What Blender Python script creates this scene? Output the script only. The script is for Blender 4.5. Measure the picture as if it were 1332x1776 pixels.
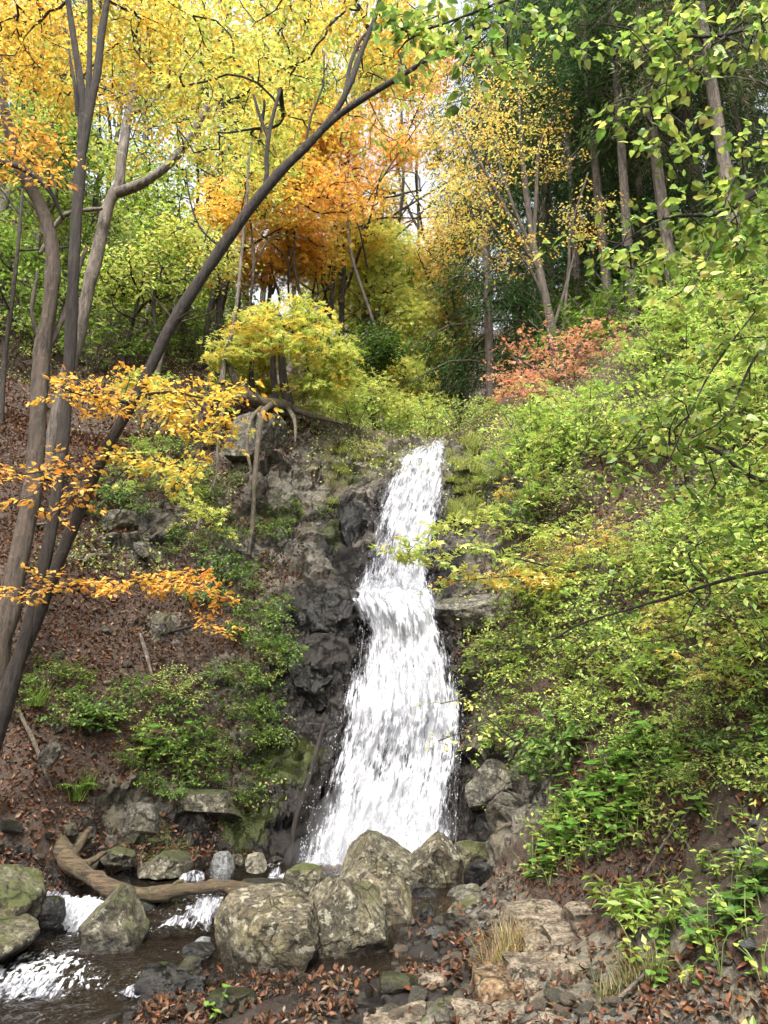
import bpy, math
import numpy as np
from mathutils import Matrix, Vector

# ------------------------------------------------------------------ camera, world, sun, exposure
SC = bpy.context.scene
for o in list(bpy.data.objects):
    bpy.data.objects.remove(o)
COL = SC.collection
PITCH = math.radians(15.0)
FPX = 1334.0                      # focal length in photograph pixels
EYE = np.array([0.0, 0.0, 1.6])
cam = bpy.data.cameras.new('camera')
cam.sensor_fit = 'VERTICAL'
cam.sensor_height = 34.6
cam.lens = 34.6 * FPX / 1776.0
cam.clip_start = 0.05
cam.clip_end = 500
camo = bpy.data.objects.new('camera', cam)
COL.objects.link(camo)
camo.location = EYE
camo.rotation_euler = (math.pi / 2 + PITCH, 0, 0)
SC.camera = camo

SUN_EL, SUN_AZ = math.radians(56), math.radians(-168)      # azimuth measured from +y towards +x: behind and left of the camera
world = bpy.data.worlds.new('World')
SC.world = world
world.use_nodes = True
wn = world.node_tree
wn.nodes.clear()
sky = wn.nodes.new('ShaderNodeTexSky')
sky.sky_type = 'NISHITA'
sky.sun_disc = False
sky.sun_elevation = SUN_EL
sky.sun_rotation = SUN_AZ
sky.dust_density = 3.0
sky.air_density = 1.0
hz = wn.nodes.new('ShaderNodeHueSaturation')                # thin bright cloud takes most of the blue away
hz.inputs['Saturation'].default_value = 0.22
hz.inputs['Value'].default_value = 1.15
bg = wn.nodes.new('ShaderNodeBackground')
bg.inputs['Strength'].default_value = 0.15
wo = wn.nodes.new('ShaderNodeOutputWorld')
wn.links.new(sky.outputs[0], hz.inputs['Color'])
wn.links.new(hz.outputs[0], bg.inputs['Color'])
wn.links.new(bg.outputs[0], wo.inputs['Surface'])

sun = bpy.data.lights.new('sun', 'SUN')
sun.energy = 2.7
sun.angle = math.radians(16)
sun.color = (1.0, 0.95, 0.87)
suno = bpy.data.objects.new('sun', sun)
COL.objects.link(suno)
sdir = Vector((math.cos(SUN_EL) * math.sin(SUN_AZ), math.cos(SUN_EL) * math.cos(SUN_AZ), math.sin(SUN_EL)))
suno.rotation_euler = sdir.to_track_quat('Z', 'Y').to_euler()

SC.view_settings.view_transform = 'Standard'
SC.view_settings.look = 'None'
SC.view_settings.gamma = 1
SC.view_settings.use_curve_mapping = False
SC.view_settings.exposure = 1.58
SC.render.engine = 'CYCLES'
cy = SC.cycles
cy.max_bounces = 7
cy.diffuse_bounces = 4
cy.glossy_bounces = 2
cy.transmission_bounces = 4
cy.transparent_max_bounces = 10
cy.use_denoising = True
cy.use_adaptive_sampling = True
cy.adaptive_threshold = 0.045
cy.debug_use_spatial_splits = True
cy.caustics_reflective = False
cy.caustics_refractive = False
cy.sample_clamp_indirect = 6

# ------------------------------------------------------------------ helpers
rng = np.random.default_rng(11)
CP, SP = math.cos(PITCH), math.sin(PITCH)
UP = np.array([0, 0, 1.0])


def P(px, py, Y):
    """world point seen at a photograph pixel, Y metres ahead of the camera"""
    px, py, Y = np.asarray(px, float), np.asarray(py, float), np.asarray(Y, float)
    u, v = (px - 666) / FPX, (888 - py) / FPX
    t = Y / (CP - v * SP)
    return np.stack([u * t, Y + 0 * t, EYE[2] + t * (SP + v * CP)], -1)


def mpp(py, Y):
    """metres per photograph pixel at that distance"""
    return Y / (CP - (888 - py) / FPX * SP) / FPX


def norm(a):
    return a / np.maximum(np.linalg.norm(a, axis=-1, keepdims=True), 1e-9)


def _h(ix, iy, iz, s):
    h = (ix.astype(np.uint32) * np.uint32(374761393) + iy.astype(np.uint32) * np.uint32(668265263)
         + iz.astype(np.uint32) * np.uint32(2147483647 - 58) + np.uint32((s * 1274126177 + 12345) & 0xffffffff))
    h = (h ^ (h >> np.uint32(13))) * np.uint32(1274126177)
    h = (h ^ (h >> np.uint32(16))) * np.uint32(2246822519)
    h = h ^ (h >> np.uint32(15))
    return h.astype(np.float64) / 4294967295.0


def vnoise(p, f, s=0):
    q = np.asarray(p, float) * f
    i = np.floor(q).astype(np.int64)
    w = q - i
    w = w * w * (3 - 2 * w)
    out = 0
    for dx in (0, 1):
        for dy in (0, 1):
            for dz in (0, 1):
                c = ((w[..., 0] if dx else 1 - w[..., 0]) * (w[..., 1] if dy else 1 - w[..., 1]) * (w[..., 2] if dz else 1 - w[..., 2]))
                out = out + c * _h(i[..., 0] + dx, i[..., 1] + dy, i[..., 2] + dz, s)
    return out * 2 - 1


def fbm(p, f, o=4, s=0, g=0.5):
    a, r = 1.0, 0
    for k in range(o):
        r = r + a * vnoise(p, f * 2 ** k, s + k)
        a *= g
    return r


def facet(p, f, s=0, tilt=0.9):
    """angular blocks: each cell of a random pattern is its own tilted plane"""
    q = np.asarray(p, float) * f
    i = np.floor(q).astype(np.int64)
    best = np.full(q.shape[:-1], 1e9)
    val = np.zeros(q.shape[:-1])
    for dx in (-1, 0, 1):
        for dy in (-1, 0, 1):
            for dz in (-1, 0, 1):
                a, b, c = i[..., 0] + dx, i[..., 1] + dy, i[..., 2] + dz
                sx, sy, sz = a + _h(a, b, c, s), b + _h(a, b, c, s + 1), c + _h(a, b, c, s + 2)
                ex, ey, ez = q[..., 0] - sx, q[..., 1] - sy, q[..., 2] - sz
                d = ex * ex + ey * ey + ez * ez
                v = ((_h(a, b, c, s + 3) - .5) * ex + (_h(a, b, c, s + 4) - .5) * ey + (_h(a, b, c, s + 5) - .5) * ez) * 2 * tilt + (_h(a, b, c, s + 6) - .5)
                m = d < best
                best = np.where(m, d, best)
                val = np.where(m, v, val)
    return val


def mesh(name, V, F, mats=(), attrs=None, smooth=False, cols=None):
    """V (n,3), F (m,3) or (m,4) or a list of such arrays -> mesh datablock"""
    V = np.ascontiguousarray(V, np.float32)
    Fs = F if isinstance(F, list) else [F]
    Fs = [np.asarray(f, np.int32) for f in Fs if len(f)]
    me = bpy.data.meshes.new(name)
    me.vertices.add(len(V))
    me.vertices.foreach_set('co', V.ravel())
    tot = sum(f.size for f in Fs)
    nf = sum(len(f) for f in Fs)
    me.loops.add(tot)
    me.loops.foreach_set('vertex_index', np.concatenate([f.ravel() for f in Fs]))
    sizes = np.concatenate([np.full(len(f), f.shape[1], np.int32) for f in Fs])
    me.polygons.add(nf)
    me.polygons.foreach_set('loop_start', np.concatenate([[0], np.cumsum(sizes)[:-1]]).astype(np.int32))
    me.polygons.foreach_set('loop_total', sizes)
    me.polygons.foreach_set('use_smooth', np.full(nf, smooth))
    for k, a in (attrs or {}).items():
        a = np.asarray(a, np.float32)
        at = me.attributes.new(k, 'FLOAT_VECTOR' if a.ndim == 2 else 'FLOAT', 'POINT')
        at.data.foreach_set('vector' if a.ndim == 2 else 'value', a.ravel())
    if cols is not None:
        at = me.color_attributes.new('col', 'FLOAT_COLOR', 'POINT')
        at.data.foreach_set('color', np.concatenate([cols, np.ones((len(cols), 1))], 1).astype(np.float32).ravel())
    for m in (mats if isinstance(mats, (list, tuple)) else [mats]):
        me.materials.append(m)
    me.update(calc_edges=True)
    return me


def obj(name, me, parent=None, loc=None, **props):
    o = bpy.data.objects.new(name, me)
    COL.objects.link(o)
    if parent is not None:
        o.parent = parent
    if loc is not None:
        o.location = loc
    for k, v in props.items():
        o[k] = v
    return o


def thing(name, label, cat, loc=(0, 0, 0), group=None, me=None):
    o = obj(name, me, None, loc, label=label, category=cat)
    if group:
        o['group'] = group
    return o


def copy_tree(o, label=None, parent=None):
    c = o.copy()
    COL.objects.link(c)
    if parent is not None:
        c.parent = parent
    if label:
        c['label'] = label
    for ch in o.children:
        copy_tree(ch, None, c)
    return c


# ------------------------------------------------------------------ materials
def newmat(name):
    m = bpy.data.materials.new(name)
    m.use_nodes = True
    nt = m.node_tree
    nt.nodes.clear()
    out = nt.nodes.new('ShaderNodeOutputMaterial')
    return m, nt, out


def N(nt, kind, ins=None, **kw):
    n = nt.nodes.new('ShaderNode' + kind)
    for k, v in kw.items():
        setattr(n, k, v)
    for k, v in (ins or {}).items():
        s = n.inputs[k]
        if hasattr(v, 'is_linked'):
            nt.links.new(v, s)
        else:
            s.default_value = v
    return n


def c4(c):
    return (c[0], c[1], c[2], 1)


def ramp(nt, fac, stops, interp='LINEAR'):
    n = nt.nodes.new('ShaderNodeValToRGB')
    n.color_ramp.interpolation = interp
    e = n.color_ramp.elements
    while len(e) < len(stops):
        e.new(0.5)
    for k, (p, c) in enumerate(stops):
        e[k].position = p
        e[k].color = c4(c) if hasattr(c, '__len__') else (c, c, c, 1)
    nt.links.new(fac, n.inputs[0])
    return n.outputs[0]


def mixc(nt, fac, a, b, mode='MIX'):
    n = nt.nodes.new('ShaderNodeMix')
    n.data_type = 'RGBA'
    n.blend_type = mode
    for s, v in ((n.inputs[0], fac), (n.inputs[6], a), (n.inputs[7], b)):
        if hasattr(v, 'is_linked'):
            nt.links.new(v, s)
        else:
            s.default_value = c4(v) if hasattr(v, '__len__') else v
    return n.outputs[2]


def math_(nt, op, a, b=0.0, clamp=False):
    n = nt.nodes.new('ShaderNodeMath')
    n.operation = op
    n.use_clamp = clamp
    for s, v in ((n.inputs[0], a), (n.inputs[1], b)):
        if hasattr(v, 'is_linked'):
            nt.links.new(v, s)
        else:
            s.default_value = v
    return n.outputs[0]


def leaf_material(name, trans=0.5, gloss=0.025):
    m, nt, out = newmat(name)
    a = N(nt, 'Attribute', attribute_name='col')
    geo = N(nt, 'NewGeometry')
    tc = N(nt, 'TexCoord')
    nz = N(nt, 'TexNoise', {'Vector': tc.outputs['Object'], 'Scale': 60.0, 'Detail': 2.0})
    var = ramp(nt, nz.outputs[0], [(0.3, 0.78), (0.7, 1.1)])
    c = mixc(nt, 1.0, a.outputs[0], var, 'MULTIPLY')
    d = N(nt, 'BsdfDiffuse', {'Color': c})
    t = N(nt, 'BsdfTranslucent', {'Color': c})
    mx = N(nt, 'MixShader', {0: trans, 1: d.outputs[0], 2: t.outputs[0]})
    g = N(nt, 'BsdfGlossy', {'Color': (1, 1, 1, 1), 'Roughness': 0.42})
    m2 = N(nt, 'MixShader', {0: gloss, 1: mx.outputs[0], 2: g.outputs[0]})
    nt.links.new(m2.outputs[0], out.inputs[0])
    return m


LEAF = leaf_material('leaf', 0.5)
NEEDLE = leaf_material('needle', 0.25, 0.0)
DRYLEAF = leaf_material('dry_leaf', 0.1, 0.012)


def bark_material(name, dark, light, scale=1.0, moss=0.0, grain=(26, 26, 5)):
    m, nt, out = newmat(name)
    tc = N(nt, 'TexCoord')
    mp = N(nt, 'Mapping', {'Vector': tc.outputs['Object'], 'Scale': tuple(x * scale for x in grain)})
    n1 = N(nt, 'TexNoise', {'Vector': mp.outputs[0], 'Scale': 1.0, 'Detail': 9.0, 'Roughness': 0.74})
    n2 = N(nt, 'TexNoise', {'Vector': tc.outputs['Object'], 'Scale': 3.0, 'Detail': 3.0})
    c = ramp(nt, n1.outputs[0], [(0.38, dark), (0.62, light)])
    c = mixc(nt, ramp(nt, n2.outputs[0], [(0.45, 0.0), (0.7, 0.6)]), c, tuple(0.55 * x for x in light))
    n5 = N(nt, 'TexNoise', {'Vector': tc.outputs['Object'], 'Scale': 11.0, 'Detail': 6.0, 'Roughness': 0.7})
    c = mixc(nt, ramp(nt, n5.outputs[0], [(0.58, 0.0), (0.66, 0.55)]), c, tuple(min(1.5 * x + .02, .3) for x in light))
    if moss:
        n3 = N(nt, 'TexNoise', {'Vector': tc.outputs['Object'], 'Scale': 6.0, 'Detail': 4.0})
        c = mixc(nt, ramp(nt, n3.outputs[0], [(0.5, 0.0), (0.65, moss)]), c, (0.06, 0.075, 0.02))
    b = N(nt, 'Bump', {'Height': n1.outputs[0], 'Strength': 1.0, 'Distance': 0.05})
    p = N(nt, 'BsdfPrincipled', {'Base Color': c, 'Roughness': 0.85, 'Normal': b.outputs[0]})
    nt.links.new(p.outputs[0], out.inputs[0])
    return m


BARK_DARK = bark_material('dark_bark', (0.005, 0.004, 0.003), (0.048, 0.034, 0.024))
BARK_BROWN = bark_material('brown_bark', (0.018, 0.013, 0.009), (0.115, 0.082, 0.057), 0.9)
BARK_PALE = bark_material('pale_bark', (0.036, 0.028, 0.021), (0.24, 0.198, 0.158), 0.9)
BARK_MID = bark_material('forest_bark', (0.025, 0.019, 0.014), (0.12, 0.095, 0.07), 0.7)
BARK_CEDAR = bark_material('cedar_bark', (0.035, 0.028, 0.022), (0.17, 0.135, 0.105), 0.8)
LOGWOOD = bark_material('log_wood', (0.02, 0.013, 0.007), (0.16, 0.11, 0.058), 1.3, 0.25, (4, 26, 26))
ROOTWOOD = bark_material('root_wood', (0.06, 0.045, 0.032), (0.2, 0.155, 0.11), 1.0, 0.5)


def rock_material(name, c1, c2, lichen=0.5, moss=0.0, rough=0.8, scale=1.0, waterline=False, mossc=(0.045, 0.055, 0.01)):
    m, nt, out = newmat(name)
    tc = N(nt, 'TexCoord')
    geo = N(nt, 'NewGeometry')
    oi = N(nt, 'ObjectInfo')
    co = N(nt, 'VectorMath', {0: tc.outputs['Object'], 1: oi.outputs['Location']}, operation='ADD').outputs[0]
    n1 = N(nt, 'TexNoise', {'Vector': co, 'Scale': 7.0 * scale, 'Detail': 8.0, 'Roughness': 0.66})
    n2 = N(nt, 'TexNoise', {'Vector': co, 'Scale': 34.0 * scale, 'Detail': 5.0, 'Roughness': 0.7})
    n3 = N(nt, 'TexNoise', {'Vector': co, 'Scale': 15.0 * scale, 'Detail': 6.0, 'Roughness': 0.7})
    n4 = N(nt, 'TexNoise', {'Vector': co, 'Scale': 3.2 * scale, 'Detail': 4.0})
    c = ramp(nt, n1.outputs[0], [(0.38, c1), (0.6, c2)])
    c = mixc(nt, ramp(nt, n2.outputs[0], [(0.42, 0.75), (0.56, 0.0)]), c, tuple(0.25 * x for x in c1))
    wv = N(nt, 'VectorMath', {0: co, 1: N(nt, 'VectorMath', {0: n1.outputs['Color'], 3: 0.16}, operation='SCALE').outputs[0]}, operation='ADD').outputs[0]
    vc = N(nt, 'TexVoronoi', {'Vector': wv, 'Scale': 4.2 * scale}, feature='DISTANCE_TO_EDGE')
    crack = ramp(nt, vc.outputs[0], [(0.0, 1.0), (0.035, 0.0)])
    crack = math_(nt, 'MULTIPLY', crack, ramp(nt, n4.outputs[0], [(0.45, 0.0), (0.55, 0.9)]))
    c = mixc(nt, crack, c, tuple(0.15 * x for x in c1))
    if lichen:
        lf = ramp(nt, n3.outputs[0], [(0.54, 0.0), (0.6, lichen)])
        c = mixc(nt, lf, c, (0.36, 0.34, 0.26))
        c = mixc(nt, ramp(nt, n4.outputs[0], [(0.5, 0.0), (0.66, 0.55 * lichen)]), c, (0.19, 0.165, 0.075))
    if moss:
        sx = N(nt, 'SeparateXYZ', {0: geo.outputs['Normal']})
        up = math_(nt, 'MULTIPLY_ADD', sx.outputs[2], 0.55)
        up = math_(nt, 'ADD', math_(nt, 'MULTIPLY', sx.outputs[2], 0.4), math_(nt, 'ADD', math_(nt, 'MULTIPLY', n4.outputs[0], 0.8), math_(nt, 'MULTIPLY', math_(nt, 'SUBTRACT', n3.outputs[0], 0.5), 0.9)))
        up = math_(nt, 'ADD', up, 0.13)
        mf = ramp(nt, up, [(0.98 - 0.32 * moss, 0.0), (1.14 - 0.32 * moss, 0.85)])
        mc = mixc(nt, n2.outputs[0], tuple(0.4 * x for x in mossc), tuple(1.5 * x for x in mossc))
        c = mixc(nt, mf, c, mc)
    h = math_(nt, 'SUBTRACT', math_(nt, 'ADD', n1.outputs[0], math_(nt, 'MULTIPLY', n2.outputs[0], 0.4)), math_(nt, 'MULTIPLY', crack, 0.5))
    b = N(nt, 'Bump', {'Height': h, 'Strength': 1.0, 'Distance': 0.04})
    if waterline:
        pz = N(nt, 'SeparateXYZ', {0: geo.outputs['Position']})
        wl = math_(nt, 'ADD', pz.outputs[2], math_(nt, 'MULTIPLY', math_(nt, 'SUBTRACT', n4.outputs[0], 0.5), 0.25))
        wf = ramp(nt, wl, [(0.1, 1.0), (0.2, 0.0)])
        c = mixc(nt, wf, c, mixc(nt, 1.0, c, (0.24, 0.22, 0.2), 'MULTIPLY'))
        rough = ramp(nt, wf, [(0.0, rough), (1.0, 0.3)])
    p = N(nt, 'BsdfPrincipled', {'Base Color': c, 'Roughness': rough, 'Specular IOR Level': 0.35, 'Normal': b.outputs[0]})
    nt.links.new(p.outputs[0], out.inputs[0])
    return m


ROCK = rock_material('boulder_stone', (0.0425, 0.0357, 0.0221), (0.1615, 0.1343, 0.085), 0.6, 0.0, waterline=True)
ROCK_MOSSY = rock_material('mossy_stone', (0.0425, 0.03825, 0.0255), (0.1445, 0.1275, 0.085), 0.6, 0.8, waterline=True)
ROCK_SOMEMOSS = rock_material('part_mossy_stone', (0.0425, 0.03655, 0.0238), (0.153, 0.1318, 0.085), 0.6, 0.35, waterline=True)
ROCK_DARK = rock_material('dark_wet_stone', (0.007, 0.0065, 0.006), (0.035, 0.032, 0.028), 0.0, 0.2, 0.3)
ROCK_GREY = rock_material('grey_stone', (0.096, 0.1, 0.096), (0.208, 0.2096, 0.204), 0.2, 0.0)
ROCK_CREAM = rock_material('cream_stone', (0.176, 0.152, 0.112), (0.384, 0.352, 0.272), 0.3, 0.0)
ROCK_BED = rock_material('bedrock', (0.085, 0.064, 0.044), (0.31, 0.245, 0.175), 0.3, 0.0, 0.8, 1.3)
ROCK_RUST = rock_material('rusty_bedrock', (0.085, 0.03825, 0.0153), (0.2295, 0.1445, 0.0765), 0.4, 0.0, 0.75, 1.3)
ROCK_CLIFF = rock_material('cliff_stone', (0.03825, 0.034, 0.02635), (0.153, 0.1377, 0.1088), 0.45, 0.15)

# ------------------------------------------------------------------ terrain: a gorge with a stepped fall at its head
CTRL_PX = [  # (px, py, metres ahead)
    # stream bed in front
    (300, 1776, 4.75), (666, 1776, 4.78), (900, 1776, 4.55), (1100, 1776, 4.15), (1332, 1776, 3.6),
    (700, 1690, 5.4), (850, 1690, 5.3), (1000, 1690, 4.9), (1200, 1640, 4.4),
    (760, 1600, 6.2), (880, 1600, 6.0), (1000, 1570, 5.6), (850, 1520, 7.0), (800, 1560, 6.6),
    # right bank
    (1332, 1500, 4.1), (1332, 1250, 4.7), (1332, 1050, 5.6), (1332, 900, 6.4), (1332, 750, 7.4), (1332, 600, 8.8), (1332, 480, 11.0),
    (1150, 1450, 5.2), (1150, 1250, 6.0), (1150, 1050, 7.0), (1150, 850, 8.4), (1150, 700, 10.0), (1150, 580, 12.5),
    (1000, 1450, 6.2), (1000, 1250, 7.1), (1000, 1000, 8.4), (1000, 800, 9.8), (1000, 700, 11.2), (1000, 600, 13.4),
    (900, 1430, 7.0), (900, 1300, 7.6), (900, 1150, 8.2),
    (840, 1470, 7.5), (830, 1360, 7.9), (825, 1250, 8.2), (820, 1120, 8.8), (800, 1060, 9.2), (860, 1000, 9.5), (800, 900, 10.5), (850, 800, 11.0), (800, 770, 11.5), (860, 700, 12.5),
    # under the fall
    (640, 1510, 8.05), (690, 1400, 8.3), (690, 1300, 8.55), (690, 1200, 8.8), (690, 1100, 9.15), (680, 1035, 9.45),
    (680, 1000, 9.95), (700, 900, 10.5), (725, 810, 11.05), (740, 780, 11.4), (745, 768, 12.3),
    # rock left of the fall
    (500, 1490, 8.0), (470, 1400, 8.15), (520, 1300, 8.45), (520, 1200, 8.75), (540, 1100, 9.0), (560, 1010, 9.5), (560, 930, 10.3), (600, 850, 10.9), (640, 790, 11.5),
    (500, 930, 10.0), (470, 850, 10.5), (480, 770, 10.9), (560, 760, 11.4), (430, 715, 11.3), (620, 745, 12.2),
    # left bank
    (420, 1450, 7.8), (330, 1440, 7.5), (250, 1440, 7.4), (130, 1450, 6.9), (20, 1450, 6.5), (400, 1330, 8.2), (400, 1200, 8.6), (400, 1050, 9.3), (380, 900, 10.2),
    (250, 1300, 7.8), (250, 1150, 8.3), (250, 1000, 9.2), (280, 850, 10.5), (50, 1250, 7.1), (50, 1100, 7.8), (50, 950, 8.8), (50, 800, 10.4),
    (50, 650, 13.5), (230, 700, 13.0), (300, 560, 18.0), (400, 620, 16.0),
]
CTRL_XYZ = [
    (0, 0, 0), (-1.5, 2, -.1), (-3.0, 3.5, -.1), (-3.2, 5, -.12), (-2.2, 5.2, -.12), (-1.2, 5.5, -.06), (-2.2, 6.1, -.02), (-1.2, 6.2, -.02), (-3.2, 6.1, 0.1),
    (-.4, 5.3, .05), (-.9, 5.1, .02), (-.3, 4.9, .02), (-1.3, 4.85, -.01), (0, 5.5, .06), (-.6, 4.5, 0.0), (-2.1, 4.6, -.08), (-3, 4.4, -.08), (-1.5, 5.25, -.03), (-1.6, 5.75, -.0), (-2.4, 5.6, -.02),
    (-.5, 6.7, .1), (-1.3, 6.9, .12), (-2.3, 6.8, .12), (-.6, 7.5, .15), (-1.2, 7.6, .18), (.2, 7.4, .15), (.0, 6.0, .02),
    (-4.2, 4, .5), (-5.5, 4, 1.6), (-6, 6.5, 2.4), (-9, 8, 6.5), (-6, 1, 1.5), (3, 1, 1.2), (2.3, 2.5, .7), (4.5, 3, 2.8), (6, 6, 5.2), (8, 8, 8.2), (8, 2, 6.0),
    (1.2, 14, 6.5), (1.0, 18, 7.2), (0.6, 25, 9.5), (0.5, 40, 15), (0.5, 70, 27), (4.5, 18, 11.0), (-3, 18, 9.6),
    (-9, 14, 11), (-10, 22, 17), (-20, 30, 30), (-40, 40, 52), (-40, 10, 40), (-18, 8, 16), (-12, 50, 32), (-45, 75, 65),
    (9, 14, 12.5), (9, 22, 15), (18, 30, 27), (40, 40, 50), (40, 10, 42), (18, 8, 18), (12, 50, 30), (45, 75, 60), (0, -6, -.6), (-10, -6, 4), (10, -6, 7),
]
_c = np.concatenate([P(*np.array(CTRL_PX, float).T), np.array(CTRL_XYZ, float)])


def _phi(r2):
    return np.sqrt(r2 + 0.04)


def _rbf_fit(c):
    n = len(c)
    d2 = ((c[:, None, :2] - c[None, :, :2]) ** 2).sum(-1)
    A = np.zeros((n + 3, n + 3))
    A[:n, :n] = _phi(d2) - 0.02 * np.eye(n)
    A[:n, n] = 1
    A[:n, n + 1:] = c[:, :2]
    A[n:, :n] = A[:n, n:].T
    return np.linalg.solve(A, np.concatenate([c[:, 2], np.zeros(3)]))


_w = _rbf_fit(_c)


def rbf(x, y):
    sh = x.shape
    x, y = x.ravel(), y.ravel()
    out = np.empty(len(x))
    for k in range(0, len(x), 40000):
        s = slice(k, k + 40000)
        d2 = (x[s, None] - _c[None, :, 0]) ** 2 + (y[s, None] - _c[None, :, 1]) ** 2
        out[s] = _phi(d2) @ _w[:len(_c)] + _w[-3] + _w[-2] * x[s] + _w[-1] * y[s]
    return out.reshape(sh)


GX0, GY0, GD = -30.0, -5.0, 0.08
_gx = np.arange(GX0, 30, GD)
_gy = np.arange(GY0, 48, GD)
_X, _Y = np.meshgrid(_gx, _gy)
HG = rbf(_X, _Y)


def H(x, y):
    fx = np.clip((np.asarray(x, float) - GX0) / GD, 0, len(_gx) - 1.001)
    fy = np.clip((np.asarray(y, float) - GY0) / GD, 0, len(_gy) - 1.001)
    i, j = fx.astype(int), fy.astype(int)
    a, b = fx - i, fy - j
    return (HG[j, i] * (1 - a) + HG[j, i + 1] * a) * (1 - b) + (HG[j + 1, i] * (1 - a) + HG[j + 1, i + 1] * a) * b


def Hn(x, y):
    e = 0.12
    return norm(np.stack([H(x - e, y) - H(x + e, y), H(x, y - e) - H(x, y + e), np.full(np.shape(x), 2 * e)], -1))


def G(px, py, y0=2.2, y1=46.0):
    """where the line of sight of a photograph pixel meets the ground"""
    px, py = np.atleast_1d(np.asarray(px, float)), np.atleast_1d(np.asarray(py, float))
    ys = np.concatenate([np.arange(y0, 14, 0.03), np.arange(14, y1, 0.12)])
    hit = np.full(len(px), ys[-1])
    done = np.zeros(len(px), bool)
    prev = None
    for Y in ys:
        q = P(px, py, Y)
        d = q[:, 2] - H(q[:, 0], q[:, 1])
        new = (~done) & (d < 0)
        if prev is not None:
            hit[new] = Y - (Y - prev[0]) * np.clip(-d[new] / np.maximum(prev[1][new] - d[new], 1e-6), 0, 1)
        else:
            hit[new] = Y
        done |= new
        prev = (Y, d)
    return P(px, py, hit)


def project(p):
    d = p - EYE
    f = d[..., 1] * CP + d[..., 2] * SP
    v = -d[..., 1] * SP + d[..., 2] * CP
    return 666 + FPX * d[..., 0] / f, 888 - FPX * v / f


# ---- the fall's outline, used for the rock behind it and for the water
FALL = np.array([  # py, left px, right px
    (766, 738, 764), (772, 732, 765), (780, 716, 768), (800, 696, 772), (850, 664, 772), (900, 642, 764), (950, 631, 750), (1000, 621, 744), (1030, 610, 748),
    (1060, 624, 754), (1100, 630, 766), (1150, 616, 786), (1200, 603, 797), (1250, 592, 801), (1300, 576, 800), (1350, 560, 796), (1400, 546, 790),
    (1450, 533, 784), (1510, 520, 780)], float)


def blobmask(pts, blobs):
    c = G([b[0] for b in blobs], [b[1] for b in blobs])
    m = np.zeros(len(pts))
    for k, b in enumerate(blobs):
        d2 = ((pts - c[k]) ** 2).sum(1)
        m = np.maximum(m, np.exp(-d2 / b[2] ** 2) * (b[3] if len(b) > 3 else 1))
    return m


ROCKB = [(560, 790, .9), (490, 850, .8), (540, 930, .9), (450, 760, .7), (560, 1060, .9), (540, 1200, .9), (520, 1330, .8), (480, 1440, .6), (420, 1440, .45), (330, 1420, .35),
         (690, 1450, 1.0), (690, 1300, 1.0), (690, 1150, 1.1), (690, 1000, 1.0), (700, 880, 1.0), (730, 790, .8),
         (800, 1060, .55), (780, 920, .5), (840, 850, .7), (820, 1350, .6), (880, 1400, .5), (800, 1460, .5), (270, 910, .5), (250, 950, .4), (400, 990, .4), (285, 1080, .25), (230, 1420, .4),
         (1230, 800, .4), (1260, 680, .45), (880, 820, .4)]
WETB = [(600, 900, .35), (590, 960, .35), (560, 1060, .6), (570, 1180, .6), (540, 1300, .6), (520, 1420, .5), (690, 1450, 1.0), (690, 1300, .9), (690, 1150, .9), (690, 1000, .8), (700, 880, .55),
        (790, 900, .3), (770, 980, .3), (800, 1070, .4), (790, 1400, .4), (800, 1470, .35), (330, 1470, .4), (430, 1460, .45)]
MOSSB = [(480, 1330, .5), (300, 1470, .35), (420, 1420, .4), (640, 1240, .2), (570, 930, .35), (830, 830, .25), (600, 830, .35), (470, 900, .4)]


def lines(spec):
    out = [spec[0][0]]
    for a, b, d in spec:
        k = max(1, int(round((b - a) / d)))
        out += list(a + (b - a) * (np.arange(k) + 1) / k)
    return np.array(out)


gx = lines([(-70, -30, 4), (-30, -12, .8), (-12, -5, .22), (-5, -3, .06), (-3, 2.6, .03), (2.6, 5, .06), (5, 12, .25), (12, 30, .9), (30, 70, 4)])
gy = lines([(-8, 2, .4), (2, 4.4, .08), (4.4, 7.2, .045), (7.2, 11.9, .028), (11.9, 15, .12), (15, 26, .4), (26, 48, 1), (48, 90, 4)])
TX, TY = np.meshgrid(gx, gy)
TZ = rbf(TX, TY)
TV = np.stack([TX, TY, TZ], -1)
dzx = np.gradient(TZ, gx, axis=1)
dzy = np.gradient(TZ, gy, axis=0)
TN = norm(np.stack([-dzx, -dzy, np.ones_like(TZ)], -1))
tv = TV.reshape(-1, 3)
tn = TN.reshape(-1, 3)
rockm = np.zeros(len(tv))
near = (np.abs(tv[:, 0]) < 9) & (tv[:, 1] < 16) & (tv[:, 1] > 1)
rockm[near] = blobmask(tv[near], ROCKB)
rockm = np.clip(rockm * 1.6, 0, 1)
bed = near & (tv[:, 2] + .25 * vnoise(tv, 1.7, 91) < .5) & (tv[:, 1] > 2.5) & (np.abs(tv[:, 0] + .8) < 3.4)
rockm[bed] = np.maximum(rockm[bed], .55)
nfine = vnoise(tv, 1.4, 5)
rockm = np.clip(rockm + .25 * nfine * (rockm > .05), 0, 1)
wet = np.zeros(len(tv))
wet[near] = blobmask(tv[near], WETB)
wet[bed] = np.maximum(wet[bed], np.clip(.9 - 1.1 * (tv[bed, 0] - .2) - 1.5 * np.clip(tv[bed, 2] - .15, 0, 1), 0, .8))
wet = np.clip(wet * 1.3, 0, 1)
mossm = np.zeros(len(tv))
mossm[near] = blobmask(tv[near], MOSSB)
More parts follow.
